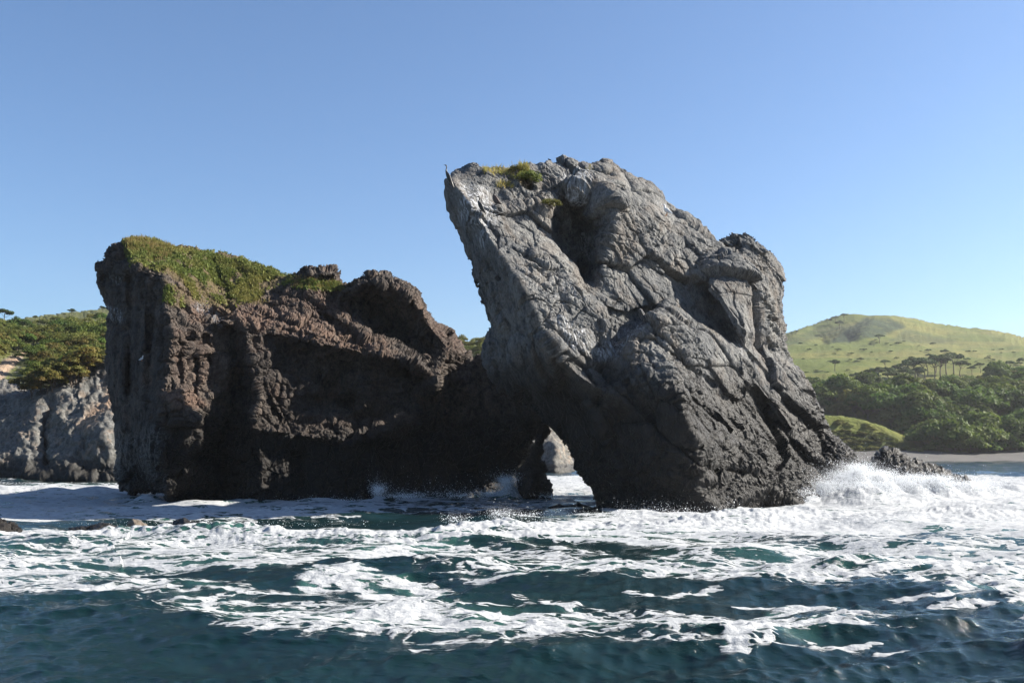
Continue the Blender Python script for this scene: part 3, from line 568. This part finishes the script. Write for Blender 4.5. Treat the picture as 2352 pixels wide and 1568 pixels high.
FD = np.maximum(FD, np.clip(SM * 4.5, 0, 1)); FD = np.clip(FD * (1 + .28 * nz(.35, 3, 71, .55)), 0, 1) * sstep(105, 82, WY)
H += sstep(.7, 1, FD) * (.05 * np.abs(lump) + .018 * fine_l)
AER = np.clip(sstep(.25, .85, blur(FD, 30)), 0, 1)
g = NT('sea_water'); fd = g.attr('foam'); pos = g.coord()
wv = g.n('ShaderNodeVectorMath', operation='ADD'); g.set(wv.inputs[0], g.coord((.36, 1, 1))); nn = g.n('ShaderNodeTexNoise'); g.set(nn.inputs['Vector'], g.coord((.7, 1, 1))); nn.inputs['Scale'].default_value = 1.3; nn.inputs['Detail'].default_value = 4
sc_ = g.n('ShaderNodeVectorMath', operation='SCALE'); g.set(sc_.inputs[0], nn.outputs[1]); sc_.inputs['Scale'].default_value = 1.1; g.set(wv.inputs[1], sc_.outputs[0])
web = g.mth('SUBTRACT', 1, g.ss(g.voro(1.25, 'DISTANCE_TO_EDGE', wv.outputs[0]), 0, .34)); web2 = g.mth('SUBTRACT', 1, g.ss(g.voro(4.2, 'DISTANCE_TO_EDGE', wv.outputs[0]), 0, .3))
n1 = g.noise(1.7, 8, .66, g.coord((.30, 1, 1)), .7); n2 = g.noise(9, 6, .65, g.coord((.42, 1, 1)))
val = g.mth('ADD', g.mth('MULTIPLY', fd, 1.20), g.mth('MULTIPLY', g.mth('SUBTRACT', web, .45), .60)); val = g.mth('ADD', val, g.mth('MULTIPLY', g.mth('SUBTRACT', web2, .4), .42))
val = g.mth('ADD', val, g.mth('MULTIPLY', g.mth('SUBTRACT', n1, .5), 1.1)); val = g.mth('ADD', val, g.mth('MULTIPLY', g.mth('SUBTRACT', n2, .5), .8))
val = g.mth('ADD', val, g.ss(fd, .02, .22, -.7, 0)); val = g.mth('ADD', val, g.ss(g.voro(2.4, 'F1', wv.outputs[0]), .26, .08, 0, .34)); foam = g.ss(val, .66, .88)
aer = g.attr('aerated'); wcol = g.mix(aer, (.0024, .0130, .0128), (.034, .098, .078)); wcol = g.mix(g.mth('MULTIPLY', g.ss(n1, .35, .7), .25), wcol, (.008, .020, .016))
col = g.mix(foam, wcol, g.mix(g.ss(n2, .3, .7), (.25, .265, .28), (.43, .44, .45)))
rip = g.bump(g.noise(2.2, 7, .66, g.coord((.5, 1, 1)), .2), .7, .085); rip = g.bump(g.noise(5.5, 6, .68, g.coord((.5, 1, 1)), .2), .8, .04, rip)
rip = g.bump(g.mth('MULTIPLY', foam, g.mth('ADD', .5, g.noise(12, 6, .7))), .7, .05, rip)
M['sea'] = g.out(col, g.ss(foam, 0, 1, .08, .85), rip, IOR=1.333)
Vw = np.stack([WX + OX, WY + OY, H], -1).reshape(-1, 3); idx = np.arange(WX.size).reshape(WX.shape)
Fw = np.stack([idx[:-1, :-1].ravel(), idx[:-1, 1:].ravel(), idx[1:, 1:].ravel(), idx[1:, :-1].ravel()], 1)
tag(mesh_np('sea', Vw, Fw, M['sea'], attrs={'foam': FD.ravel(), 'aerated': AER.ravel()}), 'choppy green sea streaked with white foam', kind='structure')

# flying spray: thousands of drops thrown up by the breaking waves
g = NT('spray_drops'); M['drops'] = g.out((.9, .92, .94), .35, Specular_IOR_Level=.5)
def drops(label, centres, n, name='sea_spray'):
    """centres: (px, Y, base height, spread x, spread y, throw height, share)"""
    w_ = np.array([c[6] for c in centres], float); w_ /= w_.sum(); k = rng.choice(len(centres), n, p=w_); C_ = np.array(centres, float)[k]
    th = rng.exponential(1, n); x = (C_[:, 0] - CX) / F * C_[:, 1] + rng.normal(size=n) * C_[:, 3] * (.6 + .3 * th); y = C_[:, 1] + rng.normal(size=n) * C_[:, 4]
    z = C_[:, 2] * rng.random(n) ** .5 + C_[:, 5] * th * .45; r = np.clip(.0062 * np.exp(rng.normal(size=n) * .5), .0028, .03) * (1.15 - .12 * np.clip(th, 0, 3)) * C_[:, 1] / 45
    o = np.array([(1,0,0),(-1,0,0),(0,1,0),(0,-1,0),(0,0,1.2),(0,0,-1.2)]); f = np.array([(0,2,4),(2,1,4),(1,3,4),(3,0,4),(2,0,5),(1,2,5),(3,1,5),(0,3,5)])
    V = (np.stack([x, y, z], 1)[:, None] + o[None] * r[:, None, None]).reshape(-1, 3); Fx = (f[None] + 6 * np.arange(n)[:, None, None]).reshape(-1, 3)
    return tag(mesh_np(name, V, Fx, M['drops']), label, 'spray', kind='stuff')
drops('white spray bursting between the grey stack and the black rock', [(1962,48.8,1.7,.5,.5,.32,3),(1925,48.6,1.3,.4,.5,.35,2),(1880,47.8,.9,.5,.5,.35,2),(1820,46.6,.6,.6,.5,.3,1.6),(2010,49.6,1.4,.5,.5,.3,2),(2075,50.2,1.2,.8,.5,.25,2),(2140,51,1.1,.7,.5,.25,2),(2210,52.5,.8,1.0,.6,.2,1.5),(1990,47,1,1.2,.8,.2,1.5),(1900,47.5,1.0,1.0,.6,.9,.6)], 100000)
drops('fine spray thrown against the dark wall of the brown stack', [(872,50.0,.6,.22,.2,.35,1.4),(930,50.5,.2,.7,.3,.3,1),(1000,50.8,.2,1.3,.3,.9,.35),(1060,51.5,.2,.6,.3,.3,.5),(1165,51.6,1.0,.3,.4,.3,3),(1130,51.6,.3,.6,.3,.25,1),(1290,50.5,.2,.7,.4,.2,.8),(760,48.3,.1,1.2,.2,.2,.4)], 16000)
drops('drops flying off the white wave crest in front of the arch', [(1150,35.2,.35,.3,.2,.28,1.6),(1050,33,.35,.3,.2,.2,.8),(1210,35.5,.3,.4,.2,.15,.6),(1400,36.5,.25,1.0,.3,.25,.8),(1560,38.5,.25,1.3,.4,.3,.7),(1640,41.5,.3,.4,.3,.3,.8),(500,33,.2,3,.2,.06,.8),(1480,40,.15,.8,.5,.4,.5)], 5000)

# ------------------------------------------------------------------ vegetation
def leaves(n, centres, radii, size, flat=.8, up=.4):
    """leaf-sized faces spread over the shells of overlapping clumps"""
    k = rng.integers(0, len(centres), n); d = rng.normal(size=(n, 3)); d /= np.linalg.norm(d, axis=1)[:, None]; d[:, 2] = np.abs(d[:, 2]) * .85 + d[:, 2] * .15
    r = radii[k] * (.55 + .5 * rng.random(n) ** .6); c = centres[k] + d * r[:, None] * np.array([1, 1, flat])
    nrm = d + rng.normal(size=(n, 3)) * .6; nrm[:, 2] += up; nrm /= np.linalg.norm(nrm, axis=1)[:, None]
    t = np.cross(nrm, rng.normal(size=(n, 3))); t /= np.linalg.norm(t, axis=1)[:, None]; b = np.cross(nrm, t); s = size * (.6 + .8 * rng.random(n))
    V = np.stack([c - t * s[:, None], c - b * s[:, None] * .55, c + t * s[:, None], c + b * s[:, None] * .55], 1).reshape(-1, 3)
    return V, np.arange(4 * n).reshape(n, 4)
def limb(V, Fc, p0, p1, r0, r1, n=6, bend=0.0):
    p0 = np.array(p0, float); p1 = np.array(p1, float); ax = p1 - p0; L = np.linalg.norm(ax); ax /= L
    a = np.cross(ax, (.3, 1, .2)); a /= np.linalg.norm(a); b = np.cross(ax, a); off = rng.normal(size=2) * bend * L; s = len(V); K = 5
    for i in range(K):
        t = i / (K - 1); c = p0 + (p1 - p0) * t + (a * off[0] + b * off[1]) * math.sin(t * math.pi); rr = r0 + (r1 - r0) * t
        for j in range(n): V.append(c + rr * (a * math.cos(j * 6.2832 / n) + b * math.sin(j * 6.2832 / n)))
    for i in range(K - 1):
        for j in range(n): Fc.append((s + i * n + j, s + i * n + (j + 1) % n, s + (i + 1) * n + (j + 1) % n, s + (i + 1) * n + j))
def make_tree(name, label, cat, h, rad, nclump, nleaf, size, mat, trunk_h=.35, flat=.8, lean=0, group=None, spread=1.0):
    t = tag(empty(name), label, cat, group); V = []; Fc = []; th = h * trunk_h
    limb(V, Fc, (0, 0, -.5), (lean * .4, 0, th), .028 * h + .03, .018 * h + .02, 7, .05)
    cs = []; rs = []
    for i in range(nclump):
        a = i * 2.4 + rng.random(); rr = rad * spread * math.sqrt((i + .5) / nclump) * (.8 + .3 * rng.random()); q = 1 - (rr / (rad * spread * 1.2)) ** 2
        z = th + (h - th) * (.28 + .52 * q * (.5 + .6 * rng.random())); c = np.array([lean + math.cos(a) * rr, math.sin(a) * rr, z]); cs.append(c); rs.append(rad * (.30 + .22 * rng.random()))
        if i % 2 == 0: limb(V, Fc, (lean * .4, 0, th * .95), c, .012 * h + .01, .004 * h, 5, .1)
    mesh_np('trunk', np.array(V), np.array(Fc), M['bark'], parent=t)
    LV, LF = leaves(nleaf, np.array(cs), np.array(rs), size, flat); mesh_np('crown', LV, LF, mat, smooth=False, parent=t)
    return t
def copy_tree(o, loc, rz=0, s=1.0, label=None, group=None, sz=1.0):
    r = o.copy(); sc.collection.objects.link(r); r.location = loc; r.rotation_euler = (0, 0, rz); r.scale = (s, s, s * sz)
    if label: r['label'] = label
    if group: r['group'] = group
    for ch in o.children:
        c = ch.copy(); sc.collection.objects.link(c); c.parent = r
    return r
used = set()
def place(proto, loc, rz, s, label=None, group=None, sz=1.0):
    if proto.name not in used:
        used.add(proto.name); proto.location = loc; proto.rotation_euler = (0, 0, rz); proto.scale = (s, s, s * sz)
        if label: proto['label'] = label
        if group: proto['group'] = group
        return proto
    return copy_tree(proto, loc, rz, s, label, group, sz)
def ptin(poly):
    p = np.array(poly, float); a, b = p.min(0), p.max(0)
    while True:
        q = a + rng.random(2) * (b - a)
        if inpoly(np.array([q[0]]), np.array([q[1]]), poly)[0]: return q
def scatter(poly, n, mind):
    out = []; tries = 0
    while len(out) < n and tries < n * 60:
        tries += 1; q = ptin(poly)
        if all((q[0] - o[0]) ** 2 + (1.6 * (q[1] - o[1])) ** 2 > mind ** 2 for o in out): out.append(q)
    return out
# the wood on the right shore
LW = 'round green tree crown in the dense wood above the beach'; GW = 'broadleaved trees of the wood above the beach'
wood = [make_tree('broadleaf_tree', LW, 'tree', 9, 4.6, 16, 3000, .42, M['leaf'], .25, .8, 0, GW) for _ in range(4)] + [make_tree('broadleaf_tree', LW, 'tree', 8, 4.2, 14, 2600, .42, M['leaf_bush'], .25, .8, 0, GW)]
WOODP = [(1810,905),(1850,898),(1960,892),(2080,905),(2130,915),(2200,892),(2300,868),(2420,852),(2560,860),(2560,1036),(2160,1036),(2120,1020),(2060,985),(1990,958),(1900,948),(1830,950)]
wp = scatter(WOODP, 290, 14); wp.sort(key=lambda q: q[1])
for q in wp:
    b = surf_at(hill_v, q[0], q[1]); s = (.58 + .42 * rng.random()) * (1.0 if q[1] > 915 else .8); b = b + np.array([0, 0, -1.2 if q[1] < 985 else -2.8])
    place(wood[int(rng.integers(0, 5))], b, rng.random() * 6.28, s, sz=.8 + .4 * rng.random())
# the grove on the meadow edge, dark umbrella crowns on thin stems
grove = [make_tree('meadow_tree', 'dark umbrella shaped tree in the grove at the foot of the meadow', 'tree', 15, 6.0, 14, 2600, .6, M['leaf_dark'], .5, .6, .8, 'dark trees of the grove at the foot of the meadow') for _ in range(3)]
for i, (px_, py_, s) in enumerate([(1990,879,.6),(2015,880,.7),(2040,880,.75),(2065,877,.75),(2085,873,.8),(2105,868,.95),(2125,872,1.0),(2140,870,.95),(2158,868,1.0),(2172,862,1.0),(2188,858,.95),(2205,862,.7),(2003,886,.6),(2050,886,.65),(2075,888,.7),(2110,884,.75),(1965,880,.5),(2130,856,.75),(2150,852,.8),(2230,858,.4),(2246,855,.45),(2320,850,.5),(2345,846,.5)]):
    place(grove[i % 3], surf_at(hill_v, px_, py_), i * 1.7, s * .58)
singles = [('lone small tree standing on the open meadow left of the wood', 1911, 848, .30), ('small solitary tree high on the meadow above the grove', 2172, 818, .26), ('bushy low tree just above the left end of the grove', 2028, 842, .26),
           ('lowest of the pines on the left skyline of the hill', 1903, 738, .24), ('broad dark pine on the skyline just left of the hilltop', 1920, 735, .32), ('highest pine on the skyline beside the hilltop', 1937, 730, .34), ('tiny dark bush on the far left skyline slope of the hill', 1826, 762, .15), ('dark round tree on the slope under the skyline pines', 1925, 752, .38), ('brownish bush at the foot of the dark hill hollow', 2018, 783, .36)]
for i, (lb, px_, py_, s) in enumerate(singles):
    o = copy_tree(grove[i % 3], surf_at(hill_v, px_, py_) + np.array([0, -1, -.3]), i * 2.1, s, lb); 
    if 'group' in o: del o['group']
    o['category'] = 'tree' if 'bush at' not in lb and 'tiny' not in lb else 'bush'
mb = make_tree('meadow_bush', 'small dark bush dotted over the open meadow of the hill', 'bush', 2.2, 1.9, 7, 500, .34, M['leaf_dark'], .15, .7, 0, 'small bushes dotted over the meadow')
for q in scatter([(1812,790),(1900,765),(2352,800),(2352,835),(2160,830),(2060,838),(1960,850),(1830,868)], 50, 10): place(mb, surf_at(hill_v, q[0], q[1]), rng.random() * 6, (.25 + .45 * rng.random() ** 2) * 1.3, sz=.7)
ms = make_tree('shore_shrub', 'low green shrub on the grassy mound above the beach', 'shrub', 1.8, 1.6, 8, 700, .2, M['leaf_bush'], .15, .7, 0, 'shrubs on the grassy mound')
for q in scatter([(1880,985),(1960,985),(2040,1000),(2100,1025),(2110,1034),(1930,1034),(1900,1010)], 34, 9): place(ms, surf_at(mound_v, q[0], q[1], 8) + np.array([0, 0, -.3]), rng.random() * 6, .5 + .5 * rng.random(), sz=.8)
for q in scatter([(1870,955),(1990,966),(2100,1016),(2240,1034),(2240,1038),(2090,1022),(1980,975),(1870,962)], 16, 9): place(ms, surf_at(mound_v, q[0], q[1], 8) + np.array([0, 0, -.3]), rng.random() * 6, .35 + .4 * rng.random(), sz=.8)
# scrub on the headland
LB = 'leafy shrub on the scrub covered headland slope at the left'; GBh = 'shrubs covering the headland slope'
bush = [make_tree('shrub', LB, 'shrub', 2.2, 1.6, 11, 1900, .11, m, .2, .95, 0, GBh) for m in (M['leaf_bush'], M['leaf'], M['leaf_bush'], M['leaf_bush'])]
rust = [make_tree('rusty_shrub', 'rusty orange shrub at the lower edge of the headland scrub', 'shrub', 2.4, 1.7, 9, 1500, .13, M['leaf_rust'], .25, .7, 0, 'rusty orange shrubs on the headland slope')]
HB = [(-60,745),(30,748),(120,740),(250,728),(262,800),(262,835),(215,850),(170,870),(110,890),(60,890),(75,830),(60,800),(20,815),(-10,840),(-60,850)]
for q in scatter(HB, 190, 11):
    b = surf_at(cliff_v, q[0], q[1], 5); s = (.45 + .6 * rng.random()) * (b[1] / 125 if q[1] > 765 else b[1] / 230)
    if q[1] > 790 and rng.random() < .16: place(rust[0], b, rng.random() * 6, s)
    else: place(bush[int(rng.integers(0, 4))], b, rng.random() * 6, s)
for q in scatter([(60,905),(120,885),(200,850),(215,858),(165,885),(70,915)], 14, 9): place(rust[0], surf_at(cliff_v, q[0], q[1], 5), rng.random() * 6, .6 + .4 * rng.random())
for q in scatter([(1045,785),(1125,795),(1125,830),(1060,825)], 16, 9): place(bush[int(rng.integers(0, 4))], surf_at(cliff_v, q[0], q[1], 5), rng.random() * 6, .6 + .5 * rng.random())
for i, (lb, px_, py_, s) in enumerate([('reddish crowned pine on the skyline at the left frame edge', 12, 740, .24), ('small umbrella pine alone on the left skyline', 161, 722, .15), ('low windswept bush on the skyline left of the small umbrella pine', 145, 722, .07), ('low dark bush on the left skyline beside the brown stack', 232, 712, .12), ('dark bush in the dip of the left skyline', 78, 731, .10), ('tiny pointed bush on the left skyline between dip and pine', 102, 728, .06)]):
    o = copy_tree(grove[i % 3], surf_at(cliff_v, px_, py_) + np.array([0, 0, -.3]), i * 2.1, s, lb)
    if 'group' in o: del o['group']
    o['category'] = 'bush' if 'bush' in lb else 'tree'

def blades(name, label, Vs, keepf, n, hgt, wid, mat, lean=.35, leafy=0.0, pxy=None):
    qx, qy = project(Vs); p = keepf(qx, qy); p = p / p.sum(); k = rng.choice(len(Vs), n, p=p); b = Vs[k] + rng.normal(size=(n, 3)) * .03
    h = hgt * (.4 + .9 * rng.random(n)); d = rng.normal(size=(n, 3)) * lean; d[:, 2] = 1; d /= np.linalg.norm(d, axis=1)[:, None]
    lf = rng.random(n) < leafy; h = np.where(lf, h * .55, h); ww = np.where(lf, wid * 3.2, wid) * (.6 + .8 * rng.random(n))
    d[lf] += rng.normal(size=(lf.sum(), 3)) * .7; s = np.cross(d, rng.normal(size=(n, 3))); s /= np.linalg.norm(s, axis=1)[:, None]; s *= ww[:, None]; b = b - d * .04
    V = np.stack([b - s * .6, b + s * .6, b + d * h[:, None] * .55 + s, b + d * h[:, None]], 1).reshape(-1, 3)
    i4 = np.arange(n) * 4; return tag(mesh_np(name, V, np.stack([i4, i4 + 1, i4 + 2, i4 + 3], 1), mat, smooth=False), label, 'grass', kind='stuff')
patchy = fbm(brown_v, .9, 3, 12)
blades('grass', 'green grass and herbs on the sloping top of the brown stack', brown_v, lambda x, y: np.maximum(bgrass(x, y) - .3, 0) * np.clip(.32 + 2.0 * patchy + .5 * sstep(640, 580, y + (x - 300) * -.12), .01, 1), 46000, .16, .022, M['grass'], .5, .5)
blades('dry_grass', 'tall dry yellow grass on the left crest of the brown stack', brown_v, lambda x, y: softpoly(x, y, [(282,545),(340,540),(400,556),(395,590),(350,598),(330,575),(295,572)], 6) + .25 * softpoly(x, y, [(560,670),(620,690),(590,700),(560,690)], 6) + .35 * softpoly(x, y, [(668,630),(790,650),(790,668),(668,660)], 6), 7000, .20, .012, M['dry_grass'], .25)
blades('grass', 'tufts of grass on top of the grey stack', grey_v, lambda x, y: softpoly(x, y, [(1188,378),(1212,380),(1222,415),(1200,415)], 4) + .5 * softpoly(x, y, [(1105,388),(1180,384),(1180,402),(1110,398)], 4) + .6 * softpoly(x, y, [(1140,420),(1180,424),(1180,432),(1140,430)], 3) + .15 * softpoly(x, y, [(1340,382),(1370,386),(1350,392)], 4), 1500, .26, .012, M['dry_grass'], .3, .25)
for i, (lb, px_, py_, s) in enumerate([('bright green leafy plant in the notch at the top of the grey stack', 1211, 430, .42), ('small green plant on the ledge above the cleft of the grey stack', 1266, 476, .26), ('dark green tuft at the crest of the grey stack, left of the notch', 1190, 396, .24)]):
    o = copy_tree(bush[2], surf_at(grey_v, px_, py_, 4) + np.array([0, -.15, -.15]), i, s, lb); o.name = 'ledge_plant'; o['category'] = 'plant'
    if 'group' in o: del o['group']

# ------------------------------------------------------------------ birds
def loft(name, path, mat, n=12, parent=None, squash=1.0, sub=1):
    """one continuous skin round a spine; path: (x, z, radius) in the bird's own side view, facing -x"""
    p = np.array(path, float); t = np.arange(len(p)); tt = np.linspace(0, len(p) - 1, len(p) * 4)
    q = np.stack([np.interp(tt, t, p[:, i]) for i in range(3)], 1)
    for _ in range(2): q[1:-1] = (q[:-2] + 2 * q[1:-1] + q[2:]) / 4
    V = []; Fc = []
    for i in range(len(q)):
        d = q[min(i + 1, len(q) - 1), :2] - q[max(i - 1, 0), :2]; d /= np.linalg.norm(d) + 1e-9; nrm = np.array([-d[1], d[0]])
        for j in range(n):
            a = j * 6.28318 / n; V.append((q[i, 0] + nrm[0] * math.cos(a) * q[i, 2], math.sin(a) * q[i, 2] * squash, q[i, 1] + nrm[1] * math.cos(a) * q[i, 2]))
    for i in range(len(q) - 1):
        for j in range(n): Fc.append((i * n + j, i * n + (j + 1) % n, (i + 1) * n + (j + 1) % n, (i + 1) * n + j))
    return mesh_np(name, np.array(V), np.array(Fc), mat, parent=parent)
def bird(name, label, cat, base, s, rz, body, beak, wing, legs, mats):
    """all parts hang on an Empty between the feet"""
    t = tag(empty(name, base), label, cat); t.scale = (s, s, s); t.rotation_euler = (0, 0, rz)
    loft('body', body, mats[0], parent=t, squash=.85); loft('beak', beak, mats[1], 8, t)
    for sd in (-1, 1):
        wg = loft('wing', wing, mats[2], 10, t, .28); wg.location.y = sd * .062
        V = []; Fc = []; (kx, kz), (fx, fz) = legs; limb(V, Fc, (kx, sd * .04, kz), (fx, sd * .045, fz + .01), .014, .010)
        for a in (-.45, 0, .45): limb(V, Fc, (fx, sd * .045, fz + .01), (fx - .075 * math.cos(a), sd * .045 + .07 * math.sin(a), fz + .004), .010, .005, 5)
        mesh_np('leg', np.array(V), np.array(Fc), mats[3], parent=t)
    return t
cor = [M['black_feather'], M['beak'], M['black_feather'], M['leg_skin']]
b1 = surf_at(grey_v, 1037, 428, 5)
bird('cormorant', 'black cormorant stretching its neck at the left tip of the grey stack', 'cormorant', (b1[0] - .02, b1[1] - .2, b1[2] + .02), 1.15, 0,
     [(-.29,.74,.005),(-.275,.745,.022),(-.25,.74,.026),(-.225,.715,.022),(-.22,.67,.019),(-.235,.61,.020),(-.24,.54,.028),(-.225,.47,.045),(-.19,.38,.066),(-.145,.27,.078),(-.09,.16,.072),(-.04,.06,.05),(.01,-.03,.03),(.05,-.12,.022),(.06,-.15,.004)],
     [(-.275,.748,.012),(-.31,.755,.008),(-.345,.765,.004)], [(-.20,.46,.02),(-.16,.36,.06),(-.11,.22,.065),(-.04,.06,.04),(.02,-.05,.01)], ((-.09,.09), (-.06,.0)), cor)
b2 = surf_at(grey_v, 1109, 484, 5)
bird('cormorant', 'black cormorant facing left below the crest, nearest the prow of the grey stack', 'cormorant', (b2[0], b2[1] - .2, b2[2] + .03), 1.2, 0,
     [(-.20,.50,.006),(-.185,.515,.022),(-.16,.525,.027),(-.13,.51,.024),(-.12,.47,.020),(-.125,.42,.022),(-.14,.37,.032),(-.14,.31,.052),(-.11,.23,.07),(-.06,.14,.074),(-.01,.06,.06),(.05,-.02,.035),(.10,-.09,.022),(.13,-.13,.005)],
     [(-.185,.515,.012),(-.22,.515,.008),(-.255,.505,.004)], [(-.13,.33,.02),(-.10,.25,.055),(-.04,.13,.06),(.03,.02,.03),(.08,-.05,.01)], ((-.05,.07), (-.05,.0)), cor)
b3 = surf_at(grey_v, 1144, 471, 5)
bird('cormorant', 'upright black cormorant with brown wings, right of the other two on the grey stack', 'cormorant', (b3[0], b3[1] - .2, b3[2] + .03), 1.2, R(-12),
     [(-.12,.55,.006),(-.105,.56,.024),(-.08,.565,.028),(-.06,.54,.024),(-.07,.49,.021),(-.09,.43,.024),(-.11,.36,.040),(-.105,.29,.062),(-.07,.20,.08),(-.02,.12,.08),(.04,.08,.06),(.10,.05,.036),(.17,.02,.022),(.21,.0,.004)],
     [(-.105,.56,.012),(-.14,.56,.008),(-.175,.552,.004)], [(-.09,.36,.02),(-.05,.28,.06),(.02,.17,.06),(.10,.08,.035),(.16,.04,.01)], ((-.02,.07), (-.01,.0)), [M['black_feather'], M['beak'], plain('brown_feather', (.10, .06, .045), .6), M['leg_skin']])
gm = [M['white_feather'], M['orange_beak'], M['grey_feather'], M['orange_beak']]
gb = [(-.17,.40,.006),(-.155,.41,.028),(-.12,.415,.036),(-.095,.39,.034),(-.10,.34,.034),(-.10,.28,.052),(-.07,.21,.07),(-.01,.16,.07),(.06,.12,.05),(.13,.09,.028),(.18,.07,.006)]
gk = [(-.15,.408,.012),(-.185,.402,.009),(-.205,.392,.003)]; gw = [(-.08,.29,.02),(-.04,.24,.05),(.04,.17,.05),(.12,.11,.03),(.2,.08,.006)]
b4 = surf_at(grey_v, 1535, 495, 5)
bird('gull', 'white gull standing on the upper right slope of the grey stack', 'gull', (b4[0], b4[1] - .2, b4[2] + .02), 1.25, 0, gb, gk, gw, ((-.02,.12), (-.02,.0)), gm)
b5 = surf_at(brown_v, 325, 832, 5)
bird('gull', 'small white gull perched on the dark left wall of the brown stack', 'gull', (b5[0], b5[1] - .3, b5[2] + .02), .62, R(180), gb, gk, gw, ((-.02,.12), (-.02,.0)), gm)
# the sea air between the camera and the far shore
hv = np.array([(x, y, z) for z in (-9, 125) for y in (-30, 1000) for x in (-330, 520)], float)
air = bpy.data.materials.new('air'); air.use_nodes = True; air.node_tree.nodes.clear(); vo_ = air.node_tree.nodes.new('ShaderNodeVolumePrincipled'); oo = air.node_tree.nodes.new('ShaderNodeOutputMaterial')
vo_.inputs['Color'].default_value = (.93, .96, 1, 1); vo_.inputs['Density'].default_value = .00013; vo_.inputs['Anisotropy'].default_value = .35; air.node_tree.links.new(vo_.outputs[0], oo.inputs['Volume'])
tag(mesh_np('haze', hv, np.array([(0, 2, 3, 1), (4, 5, 7, 6), (0, 1, 5, 4), (2, 6, 7, 3), (0, 4, 6, 2), (1, 3, 7, 5)]), air, smooth=False), 'thin bright sea haze over the bay', kind='stuff')
print('script ready', len(bpy.data.objects))
